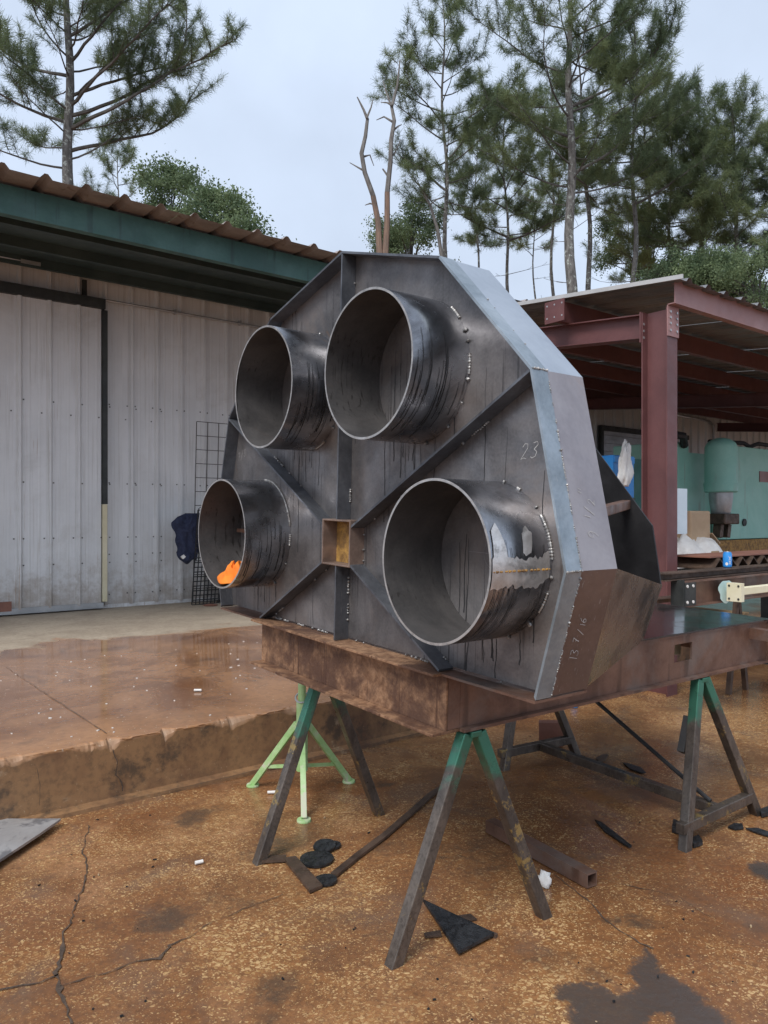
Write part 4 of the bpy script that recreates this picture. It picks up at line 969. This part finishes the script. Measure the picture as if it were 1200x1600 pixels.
MB().lathe([(0, 0), (.125, 0), (.15, .30), (.158, .30), (.158, .315), (.142, .315), (.12, .02), (0, .02)], (0, 0, 0), 28).build('bucket_body', M['rubber'], bk, True)
MB().tube([(.155 * math.cos(t), -.02 - .155 * math.sin(t) * .4, .30 - .12 * math.sin(t)) for t in np.linspace(0, PI, 13)], .004, 6).build('handle', M['wire'], bk)
MB().lathe([(0, 0), (.09, 0), (.1, .012), (.06, .02), (0, .022)], (2.48, -.62, .341), 16).build('drain_lid', M['redscrap'], slab)

# ------------------------------------------------ racks and machines under the canopy
def beam(name, s0, s1, n, z0, z1, fw, mat, label, t=.01, cat='steel beam', end=None):
    R = empty(name, BM @ Matrix.Translation((s0, -n, z0)), label, cat, 'steel beams stacked by the column'); L, h = s1 - s0, z1 - z0
    MB().bb((0, -t / 2, t), (L, t / 2, h - t)).build('web', M[mat], R)
    MB().bb((0, -fw / 2, 0), (L, fw / 2, t)).build('flange', M[mat], R); MB().bb((0, -fw / 2, h - t), (L, fw / 2, h)).build('flange', M[mat], R)
    if end:
        MB().bb((-.012, -fw / 2, -.01), (-.001, fw / 2, h + .01)).build('end_plate', M['dark'], R)
        MB().bb((.0, -fw / 2 - .004, .01), (.14, -fw / 2 + .004, h - .01)).build('splice_plate', M['dark'], R)
        b = MB()
        for x in (.025, .1):
            for z in (.035, h - .035): b.tube([(x, -fw / 2 - .003, z), (x, -fw / 2 - .010, z)], .011, 8)
        tag(b.build('bolts', M['paper'], R), kind='stuff')
    return R
bA = beam('steel_beam', 3.02, 9.2, 7.22, .912, 1.095, .10, 'rust_dk', 'dark channel beam with bolted end plate on the trestle', end=True)
beam('steel_channel', 2.86, 9.0, 7.16, 1.1, 1.155, .12, 'scrap', 'flat steel channel lying on top of the bolted beam', .008, 'steel channel')
for s_ in (4.66, 7.6):
    R = empty('trestle', BM @ Matrix.Translation((s_, -7.15, 0)), 'low steel trestle carrying the stacked beams, ' + {4.66: 'nearest the column', 7.6: 'farthest from the column'}[s_], 'trestle', 'trestles under the beams')
    MB().bar((0, -.4, .89), (0, .5, .89), .06, .04).build('top_bar', M['scrap'], R)
    for y in (-.3, .35):
        for x in (-.15, .15): MB().bar((0, y, .88), (x, y, 0), .04, .04, (0, 1, 0)).build('leg', M['scrap'], R)
# cream painted tube with flange, and the pale teal overspray behind it
R = empty('cream_tube', BM @ Matrix.Translation((3.56, -7.36, 1.0)), 'cream painted square tube with flange plate in front of the dark beam', 'steel tube')
MB().bar((0, 0, 0), (4.2, -.1, 0), .055, .055).build('tube_wall', M['cream'], R, bevel=.004)
MB().bb((-.045, -.06, -.07), (-.001, .05, .065)).build('flange_plate', M['cream'], R)
b = MB()
for y in (-.04, .03):
    for z in (-.05, .045): b.tube([(-.046, y, z), (-.05, y, z)], .008, 8)
tag(b.build('bolt_holes', M['dark'], R), kind='stuff')
m = MB(); P = [(3.57 + (.13 + .02 * math.sin(5 * t)) * math.cos(t) * .8, -7.277, 1.0 + (.085 + .012 * math.sin(3 * t)) * math.sin(t)) for t in np.linspace(0, 2 * PI, 30)[:-1]]
m.add([(x - 3.02, y + 7.22, z - .912) for x, y, z in P], [tuple(range(len(P)))]); sp = m.build('overspray', M['teal'], bA)
# blue drink can standing on the channel
can = empty('drink_can', Matrix.Translation((2.46, 5.34, 1.155)), 'blue drink can standing on the steel channel', 'can')
canp = BM @ V(3.82, -7.155, 1.156); can.matrix_world = Matrix.Translation(canp) @ Matrix.Rotation(-.1, 4, 'Z')
MB().lathe([(0, .002), (.024, .0), (.032, .008), (.033, .014), (.033, .104), (.027, .118), (.0275, .122)], (0, 0, 0), 28).build('can_wall', M['blue'], can, True)
MB().lathe([(.0275, .122), (.026, .119), (0, .118)], (0, 0, 0), 28).build('can_top', M['galv'], can, True)
def wrap_text(txt, size, r, z0, ang, parent, vertical=True, mat='paper'):
    cu = bpy.data.curves.new('lettering', 'FONT'); cu.body = txt; cu.size = size; cu.resolution_u = 3; tmp = bpy.data.objects.new('lettering', cu); COL.objects.link(tmp)
    dg = bpy.context.evaluated_depsgraph_get(); me = bpy.data.meshes.new_from_object(tmp.evaluated_get(dg)); bpy.data.objects.remove(tmp)
    for v in me.vertices:
        x, y = (-v.co.y, v.co.x) if vertical else (v.co.x, v.co.y); t = ang + x / r; v.co = (r * math.cos(t), r * math.sin(t), z0 + y)
    me.materials.append(M[mat]); o = bpy.data.objects.new('lettering', me); COL.objects.link(o); o.parent = parent; return o
wrap_text('pepsi', .034, .0334, .022, -1.12, can)
m = MB()
for rr, zz in ((1, .03),):
    P = [(.0335 * math.cos(-2.05 + .30 * math.cos(t)), .0335 * math.sin(-2.05 + .30 * math.cos(t)), zz + .012 * math.sin(t)) for t in np.linspace(0, 2 * PI, 20)[:-1]]; m.add(P, [tuple(range(len(P)))])
m.build('round_emblem', M['paper'], can, fix=False)
# small clutter between deck and column
R = empty('timber_offcuts', BM @ Matrix.Translation((2.62, -6.95, .942)), 'pale timber and plate offcuts piled on the beam end beside the column', 'timber')
for k, (x, hh, mt) in enumerate(((0, .13, 'cream'), (.09, .09, 'redscrap'), (.16, .15, 'wood'), (.22, .12, 'wood'))):
    MB().box((x, 0, hh / 2), (.06, .12, hh), Matrix.Rotation(.12 * (k - 1), 3, 'Y')).build('plank', M[mt], R)
MB().bb((-.1, -.06, -.03), (2.14, .06, -.002)).build('bearer', M['scrap'], R)
# zigzag stack behind the channel
def zigzag(name, s0, s1, n, z, depth, pitch, h, mat, label):
    P = []; k = int((s1 - s0) / pitch)
    for i in range(k): P += [(i * pitch, 0), ((i + .5) * pitch, h)]
    P.append((k * pitch, 0)); R = empty(name, BM @ Matrix.Translation((s0, -n, z)), label, 'steel sheet')
    q = [(x, 0, y) for x, y in P] + [(x, 0, y - .012) for x, y in P[::-1]]
    MB().prism(q, (0, depth, .0)).build('folded_sheet', M[mat], R)
    MB().bb((0, -.02, -.10), (k * pitch, depth, -.03)).build('bearer', M['dark'], R)
    MB().bb((-.02, .03, h + .004), (k * pitch, depth, h + .016)).build('cover_sheet', M['redscrap'], R)
    MB().bb((1.7, .1, -1.1), (1.8, depth, -.10)).build('leg', M['dark'], R); MB().bb((k * pitch - .4, .1, -1.1), (k * pitch - .3, depth, -.10)).build('leg', M['dark'], R)
zigzag('folded_sheets', 4.42, 8.0, 6.72, 1.10, .42, .2, .085, 'scrap', 'brown folded zigzag steel sheets stacked behind the drink can')
# wrapped pallet
wp = crumple('wrapped_bundle', (.42, .40, .50), 'white', 26, 12, .10); wp.matrix_world = BM @ Matrix.Translation((6.15, -5.45, .86)); tag(wp, 'white plastic wrapped bundle on a pallet behind the column', 'wrapped bundle')
bx_ = empty('cardboard_box', BM @ Matrix.Translation((6.22, -5.4, 1.02)), 'brown cardboard box with open flap on the wrapped bundle', 'cardboard box')
MB().bb((-.2, -.17, .06), (.22, .2, .60)).build('box_side', M['cardboard'], bx_, bevel=.02); MB().bar((.22, -.1, .34), (.36, -.12, .22), .2, .01).build('flap', M['cardboard'], bx_)
MB().bb((5.88, -5.90, .98), (6.02, -5.885, 1.18)).build('paper_tag', M['cardboard'], None); o = bpy.data.objects['paper_tag']; o.matrix_world = BM; tag(o, 'small brown card stuck on the white wrapped bundle', 'card')
pl = empty('pallet', BM @ Matrix.Translation((6.15, -5.4, .34)), 'wooden pallet under the white wrapped bundle', 'pallet')
for k in range(6): MB().bb((-.5 + k * .18, -.5, .1), (-.38 + k * .18, .5, .12)).build('board', M['wood'], pl)
for y in (-.45, 0, .45): MB().bb((-.5, y - .04, 0), (.52, y + .04, .099)).build('bearer', M['wood'], pl)
# blue crate with white cloth
R = empty('blue_box', BM @ Matrix.Translation((5.22, -5.05, .34)), 'bright blue box on a dark stand seen past the black plate', 'box')
MB().bb((-.2, -.2, 1.42), (.19, .2, 1.88)).build('box_body', M['blue'], R, bevel=.01); MB().bb((-.19, -.212, 1.80), (.18, -.202, 1.87)).build('box_lid', M['blue'], R)
for x in (-.15, .14):
    for y in (-.14, .14): MB().bb((x - .02, y - .02, 0), (x + .02, y + .02, 1.40)).build('stand_leg', M['dark'], R)
MB().bb((-.22, -.2, 1.40), (.21, .2, 1.418)).build('stand_top', M['dark'], R)
cl = crumple('white_cloth', (.085, .06, .27), 'paper', 24, 21, .3); cl.matrix_world = BM @ Matrix.Translation((5.05, -5.37, 2.03)) @ Matrix.Rotation(.12, 4, 'Y'); tag(cl, 'off white cloth draped over the blue box corner', 'cloth')
# dark green rounded cabinet
def rounded(w, h, r, n=8):
    P = [(0, 0), (w, 0)]
    for cx, a0 in ((w - r, 0), (r, PI / 2)): P += [(cx + r * math.cos(a0 + PI / 2 * k / n), h - r + r * math.sin(a0 + PI / 2 * k / n)) for k in range(n + 1)]
    return P
gm = empty('green_cabinet', BM @ Matrix.Translation((6.85, -4.0, .34)), 'dark green machine guard with rounded top behind the column', 'machine guard')
MB().prism([(x, 0, z) for x, z in rounded(1.05, 2.02, .3)], (0, .5, 0)).build('guard_body', M['dkgreen'], gm); MB().bb((.1, -.012, .3), (.95, -.002, 1.5)).build('guard_door', M['dkgreen'], gm)
# big sea green press
pr = empty('press_brake', BM @ Matrix.Translation((8.2, -4.0, .34)), 'large sea green press machine with domed cylinder under the canopy', 'press')
P = [(1.32, .85), (5.6, .85), (5.6, 2.36)] + [(1.32 + .12 - .12 * math.sin(t), 2.24 + .12 * math.cos(t)) for t in np.linspace(0, PI / 2, 7)]
MB().prism([(x, 0, z) for x, z in P], (0, .12, 0)).build('ram_plate', M['press'], pr, bevel=.01)
MB().bb((.25, .14, 0), (.7, 1.2, 2.35)).build('side_frame', M['press'], pr, bevel=.02)
MB().bb((.2, .13, 0), (5.5, .6, 2.2)).build('frame_body', M['press'], pr)
dome = [(0, 2.41)] + [(.23 * math.sin(t), 2.25 + .16 * math.cos(t)) for t in np.linspace(.12, PI / 2, 10)] + [(.23, 1.70), (.24, 1.70), (.24, 1.60), (.22, 1.58), (0, 1.58)]
cyl_ = MB().lathe(dome, (.92, -.25, 0), 36).build('cylinder', M['press'], pr, True)
MB().lathe([(.17, 1.58), (.17, 1.50), (.14, 1.28), (.13, 1.26), (0, 1.26)], (.92, -.25, 0), 28).build('piston', M['galv'], pr, True)
MB().lathe([(.235, 1.72), (.247, 1.72), (.247, 1.69), (.235, 1.69)], (.92, -.25, 0), 36).build('collar', M['press'], cyl_, True)
MB().bb((.72, -.42, 1.10), (1.16, -.02, 1.26)).build('clevis', M['scrap'], pr, bevel=.02)
for x in (.84, 1.06): MB().box((x, -.25, 1.0), (.09, .12, .2), Matrix.Rotation(.2, 3, 'Y')).build('link', M['scrap'], pr)
MB().bb((1.0, -.06, .58), (5.6, .1, .84)).build('die_rail', M['yrust'], pr)
MB().bb((.9, -.12, .40), (5.6, .1, .575)).build('bed_rail', M['redscrap'], pr)
b = MB()
for k in range(16): b.tube([(1.1 + k * .26, -.12, .48), (1.1 + k * .26, -.135, .48)], .025, 8)
tag(b.build('bolts', M['scrap'], pr), kind='stuff')
MB().bb((.3, -.02, 0), (5.5, .1, .4)).build('bed', M['press'], pr)
MB().bb((2.62, -.012, 1.80), (2.98, -.002, 1.98)).build('name_plate', M['primer_p'], pr)
MB().lathe([(0, 0), (.06, 0), (.06, .02), (0, .02)], (0, 0, 0), 16).build('port', M['dark'], pr).matrix_local = Matrix.Translation((2.1, -.005, 1.12)) @ Matrix.Rotation(PI / 2, 4, 'X')
MB().tube([(1.4, .2, 2.42), (2.4, .15, 2.45), (2.6, .15, 2.40), (2.9, .15, 2.47), (5.5, .2, 2.45)], .035, 8).build('hydraulic_pipe', M['rubber'], pr, True)
MB().tube([(.5, .1, 2.30), (.3, 0, 2.42), (.1, .1, 2.45), (0, .3, 2.2)], .06, 8).build('hose', M['rubber'], pr, True)
# dark rake of bars on the ground behind the frame
R = empty('steel_grating', Matrix.Translation(G(995, 1080)), 'dark steel grating lying on the ground behind the frame', 'grating')
for k in range(22): MB().box((-.28 + k * .028, .014 * k * .55, .02), (.012, .10, .03)).build('bar', M['rubber'], R)
MB().bar((-.3, .04, .018), (.34, .21, .018), .012, .02).build('spine', M['rubber'], R)

# ================================================================== TREES BEHIND THE ROOFS
def tufts_mesh(name, tips, dirs, mats, seed, needles=22, length=.26, width=.016):
    """needle sprays: every tip carries a burst of thin triangles"""
    rg = np.random.default_rng(seed); n = len(tips); T = np.repeat(np.array(tips), needles, 0); D = np.repeat(np.array(dirs), needles, 0)
    r = rg.normal(size=(n * needles, 3)); r /= np.linalg.norm(r, axis=1, keepdims=True)
    d = D * .55 + r; d /= np.linalg.norm(d, axis=1, keepdims=True); d[:, 2] -= .06
    L = length * rg.uniform(.65, 1.15, (n * needles, 1)); x = np.cross(d, rg.normal(size=(n * needles, 3))); x /= np.linalg.norm(x, axis=1, keepdims=True) + 1e-9
    base = T + rg.normal(size=T.shape) * .03 - D * rg.uniform(0, .16, (n * needles, 1)); w = width
    vs = np.stack([base - x * w * .5, base + x * w * .5, base + d * L + x * w * .22, base + d * L - x * w * .22], 1).reshape(-1, 3)
    k = n * needles; me = bpy.data.meshes.new(name); me.vertices.add(4 * k); me.vertices.foreach_set('co', vs.astype(np.float32).ravel())
    me.loops.add(4 * k); me.loops.foreach_set('vertex_index', np.arange(4 * k, dtype=np.int32)); me.polygons.add(k)
    me.polygons.foreach_set('loop_start', np.arange(0, 4 * k, 4, dtype=np.int32)); me.polygons.foreach_set('loop_total', np.full(k, 4, np.int32))
    me.update(); me.validate(); me.materials.append(mats); return me

def rot_about(v, ax, a): return Matrix.Rotation(a, 3, ax) @ v
def pine(u, D, top_v, base_v, rmax, tr, label, seed, lean=0., bend=0., needle='pine', dens=1., lowdead=3, top_r=.35, group='pines behind the roofs', forced=(), wid=.0125):
    rnd = random.Random(seed); x0 = (u - 600) / F * D; H = EYE + (CY - top_v) / F * D; hb = EYE + (CY - base_v) / F * D
    R = empty('pine_tree', Matrix.Translation((x0, D, 0)), label, 'tree', group)
    def tp(h):
        t = h / H; return Vector((lean * h + bend * math.sin(t * 4) + .08 * math.sin(h * 1.1 + seed), .10 * math.sin(h * .8 + seed * 2), h))
    hs = np.linspace(0, H, 26); MB().tube([tp(h) for h in hs], [max(.02, tr * (1 - .88 * (h / H) ** 1.15)) for h in hs], 10).build('trunk', M['bark'], R, True)
    br = MB(); tips = []; dirs = []
    def grow(p, d, L, r, kind, depth=0):
        n = max(4, int(L / .4)); pts = [p]; dd = d.copy()
        for i in range(n):
            dd = (dd + Vector((rnd.uniform(-.2, .2), rnd.uniform(-.2, .2), (.05 if depth == 0 else .09) + rnd.uniform(-.07, .07)))).normalized(); pts.append(pts[-1] + dd * (L / n))
        br.tube(pts, [max(.006, .5 * r * (1 - .85 * i / n)) for i in range(n + 1)], 5 if depth else 6, False)
        if kind == 'dead':
            if depth == 0:
                for k in range(2): i = rnd.randrange(1, n); grow(pts[i], (dd + Vector((rnd.uniform(-1, 1), rnd.uniform(-1, 1), rnd.uniform(-.2, .5)))).normalized(), L * .3, r * .4, 'dead', 1)
            return
        if depth == 0:
            m = int((3 + L * 2.5) * dens)
            for k in range(m):
                t = .28 + .72 * (k + rnd.random()) / m; i = min(n - 1, int(t * n)); q = pts[i].lerp(pts[i + 1], t * n - i)
                side = Vector((-dd.y, dd.x, 0)).normalized() * rnd.choice((-1, 1)); e = (dd * rnd.uniform(.3, .9) + side * rnd.uniform(.3, 1.2) + Vector((0, 0, rnd.uniform(-.15, .8)))).normalized()
                grow(q, e, rnd.uniform(.35, 1.15) * (.65 + .14 * L), r * .3, kind, 1)
        else:
            k = max(2, int(L / .20))
            for j in range(k):
                t = 1 - j / (k + .6); i = min(n - 1, int(t * n * .999)); tips.append(tuple(pts[i].lerp(pts[i + 1], min(1, t * n - i)))); dirs.append(tuple((pts[i + 1] - pts[i]).normalized()))
                if rnd.random() < .55: tips.append(tuple(Vector(tips[-1]) + Vector((rnd.uniform(-.15, .15), rnd.uniform(-.15, .15), rnd.uniform(0, .15))))); dirs.append(dirs[-1])
    h = hb; az = rnd.uniform(0, 6)
    while h < H - .25:
        t = (h - hb) / (H - hb); prof = (.45 + .75 * min(1, t * 3)) * (1 - t) ** .62 if t > .08 else .8
        L = max(top_r, rmax * prof * rnd.uniform(.55, 1.1)); az += 2.4 + rnd.uniform(-.5, .5); el = lerp(.0, .7, t) + rnd.uniform(-.22, .3)
        grow(tp(h), Vector((math.cos(az) * math.cos(el), math.sin(az) * math.cos(el), math.sin(el))), L, .025 + .022 * L * .6, 'live')
        h += rnd.uniform(.13, .33) / (dens ** .5) * (.8 + rmax / 8)
    for (hv, azd, L, el) in forced:
        hh = EYE + (CY - hv) / F * D; a = math.radians(azd); grow(tp(hh), Vector((math.cos(a) * math.cos(el), math.sin(a) * math.cos(el), math.sin(el))), L, .07 + .012 * L, 'live')
    for k in range(lowdead):
        h = rnd.uniform(hb * .72, hb * 1.0); a = rnd.uniform(0, 6.3); grow(tp(h), Vector((math.cos(a), math.sin(a), .1)), rnd.uniform(.8, 2.2), .03, 'dead')
    tag(br.build('branches', M['twig'], R), kind='stuff')
    me = tufts_mesh('crown', tips, dirs, M[needle], seed, 30, .30, wid); o = bpy.data.objects.new('crown', me); COL.objects.link(o); o.parent = R
    return R

pine(104, 27, -210, 262, 5.4, .34, 'tall pine at left rising above the workshop roof', 1, .004, .0, 'pine', 1.0, 2, forced=((200, -12, 7.4, .14), (235, 12, 6.2, .35), (165, -15, 6.4, .3), (180, 8, 6.8, .2), (150, 5, 5.0, .35), (120, 170, 5, .3), (190, 175, 4.5, .15), (100, -20, 4.6, .5), (60, 10, 4.8, .5)))
pine(185, 38, 235, 330, 2.6, .14, 'small thin pine behind the left pine', 2, 0, 0, 'pine', .9, 1)
pine(690, 31, 2, 330, 4.0, .17, 'slender open pine right of the dead tree', 3, .006, .15, 'pine', .95, 4, forced=((300, 165, 3, .8), (250, 20, 3, .8)))
pine(797, 34, 165, 375, 3.2, .15, 'thin pine with low branches above the housing top', 4, -.012, .1, 'pine', .95, 4, forced=((375, 0, 3.2, .3), (370, 175, 3, .3)))
pine(889, 26.5, -190, 300, 5.2, .27, 'tallest pine with pale lichen on its trunk', 5, .0, .08, 'pine', 1.0, 5, forced=((215, 175, 3.5, .3), (270, 5, 4, .5), (170, 8, 4.4, .4)))
pine(919, 30, 60, 300, 3.2, .18, 'leaning pine just right of the lichen covered pine', 6, -.012, .25, 'pine', .8, 4)
pine(962, 29, 40, 320, 4.0, .17, 'curved pine whose crown spreads to the right', 7, .045, .2, 'pine', .95, 5, forced=((320, 0, 3.4, .4),))
pine(1048, 33, 190, 430, 3.6, .18, 'leafy pine right of the curved pine, yellowish lower down', 8, .0, .1, 'pine_y', 1.15, 2)
pine(1095, 31, 150, 420, 3.6, .2, 'dense pine above the red canopy corner', 9, .004, .1, 'pine', 1.25, 2)
pine(1150, 30, 165, 420, 3.6, .2, 'dense dark pine over the canopy roof at right', 10, .0, .1, 'pine', 1.25, 2)
pine(1215, 29, 190, 430, 3.6, .2, 'pine half cut by the right edge of the photo', 11, .0, .1, 'pine', 1.2, 2)
pine(985, 40, 330, 450, 2.4, .12, 'small pale pine low behind the curved pine', 12, .0, .1, 'pine_y', 1.0, 1)
pine(835, 42, 300, 400, 2.4, .12, 'small pale green pine low between trunks', 13, 0, .1, 'pine_y', .9, 1)

pine(862, 38, 130, 360, 3.2, .15, 'slim background pine left of the lichen covered trunk', 14, 0, .1, 'pine', 1.0, 2)
pine(1005, 35, 95, 380, 3.6, .16, 'background pine filling the gap right of the curved pine', 15, .01, .15, 'pine', 1.1, 2)
pine(745, 40, 210, 390, 2.8, .13, 'small background pine right of the slender pine', 16, 0, .1, 'pine', 1.0, 2)

def broadleaf(u, D, top_v, rx, label, seed, stems=4, base_v=420, n=5200, group='broadleaf trees behind the roofs', size=.10):
    rnd = random.Random(seed); rg = np.random.default_rng(seed); x0 = (u - 600) / F * D; H = EYE + (CY - top_v) / F * D; hb = EYE + (CY - base_v) / F * D
    R = empty('broadleaf_tree', Matrix.Translation((x0, D, 0)), label, 'tree', group); wood = MB(); C = []
    wood.tube([(0, 0, 0), (.1, 0, hb * .5), (0, 0, hb)], [.16, .12, .09], 8)
    for k in range(stems * 5):
        a = rnd.uniform(0, 6.3); r = rx * math.sqrt(rnd.random()); t = rnd.random()
        e = Vector((r * math.cos(a), r * math.sin(a) * .8, lerp(hb, H, t) - .35 * (H - hb) * (r / rx) ** 2)); m = Vector((e.x * .35, e.y * .35, hb + (e.z - hb) * .45 + .1)); wood.tube([(0, 0, hb * .9), m, e], [.06, .035, .01], 5, False)
        for j in range(6): C.append(e + Vector((rnd.gauss(0, .24), rnd.gauss(0, .24), rnd.gauss(0, .18))))
    wood.build('trunk', M['twig'], R); n *= 4; C = np.array([tuple(c) for c in C]); P = C[rg.integers(0, len(C), n)] + rg.normal(size=(n, 3)) * np.array((.19, .19, .15))
    d = rg.normal(size=(n, 3)); d /= np.linalg.norm(d, axis=1, keepdims=True); x = np.cross(d, rg.normal(size=(n, 3))); x /= np.linalg.norm(x, axis=1, keepdims=True); L = size * rg.uniform(.6, 1.2, (n, 1))
    vs = np.stack([P, P + d * L * .5 + x * L * .3, P + d * L, P + d * L * .5 - x * L * .3], 1).reshape(-1, 3)
    me = bpy.data.meshes.new('crown'); me.from_pydata(vs.tolist(), [], np.arange(4 * n).reshape(-1, 4).tolist()); me.materials.append(M['leaf']); o = bpy.data.objects.new('crown', me); COL.objects.link(o); o.parent = R
broadleaf(262, 23, 238, .8, 'leafy green tree top behind the workshop roof, left clump', 31)
broadleaf(335, 22, 295, 1.0, 'leafy green tree top behind the workshop roof, right clump', 32, 5, 430, 6500)
broadleaf(398, 21, 345, .6, 'small pale leafy sprig above the roof edge', 33, 2, 420, 1600)
broadleaf(640, 33, 318, 2.0, 'pale leafy bush behind the dead tree', 34, 5, 420, 5200)
broadleaf(1010, 36, 300, 2.2, 'pale leafy tree among the pine trunks', 35, 5, 450, 5200, size=.11)
broadleaf(1180, 26, 400, 2.0, 'low leafy growth over the canopy roof', 36, 5, 470, 5200, size=.10)
broadleaf(1090, 27, 395, 1.6, 'low leafy clump behind the canopy corner', 37, 5, 460, 4500, size=.10)

# dead tree: two bleached stems, broken off
def dead_tree(D=27.):
    def W_(u, v, dy=0.): return Vector(((u - 598) / F * D, dy, EYE + (CY - v) / F * D))
    R = empty('dead_tree', Matrix.Translation(((598 - 600) / F * D, D, 0)), 'bare dead tree with two broken bleached stems', 'tree')
    MB().tube([(0, 0, 0), W_(598, 430)], [.22, .18], 10).build('trunk', M['deadred'], R, True)
    for st, low in (([(594, 440), (593, 392), (591, 345), (583, 306), (570, 272), (565, 243), (571, 214), (574, 184), (568, 168), (558, 150)], .2), ([(602, 440), (602, 392), (605, 345), (605, 300), (610, 255), (611, 222), (616, 190), (612, 165), (621, 130), (625, 92)], .2)):
        pts = [W_(u, v, .15 * math.sin(i)) for i, (u, v) in enumerate(st)]
        MB().tube(pts[:4], [.13, .12, .105, .095], 8).build('stem', M['deadred'], R, True)
        MB().tube(pts[3:], [.095, .085, .08, .07, .06, .045, .02], 7).build('stem', M['deadwood'], R, True)
    b = MB()
    for st in ([(571, 268), (560, 260), (546, 250)], [(568, 245), (578, 240), (584, 255)], [(573, 185), (580, 165), (583, 150)], [(588, 320), (578, 316), (570, 317)], [(613, 190), (600, 180), (588, 183)], [(613, 205), (622, 195), (628, 190)], [(611, 165), (603, 140), (598, 120)], [(608, 250), (618, 235), (626, 215)], [(613, 165), (605, 158), (595, 155)], [(606, 275), (598, 262)]):
        b.tube([W_(u, v, .1 * i) for i, (u, v) in enumerate(st)], [.045 - .016 * i for i in range(len(st))], 5)
    tag(b.build('branches', M['deadwood'], R), kind='stuff')
    R = empty('bare_sapling', Matrix.Translation(((672 - 600) / F * 30, 30, 0)), 'thin bare sapling leaning behind the dead tree', 'tree')
    q = MB(); f = lambda u, v: Vector(((u - 672) / F * 30, 0, EYE + (CY - v) / F * 30))
    q.tube([(.3, 0, 0), f(690, 400), f(684, 360), f(672, 320), f(660, 300), f(650, 278)], [.1, .08, .07, .05, .04, .015], 6)
    for st in ([(672, 320), (682, 312), (690, 310)], [(660, 300), (668, 285), (672, 268)], [(655, 290), (645, 280), (638, 272)]): q.tube([f(*p) for p in st], [.03, .02, .008], 5)
    q.build('stem', M['deadwood'], R)
dead_tree()
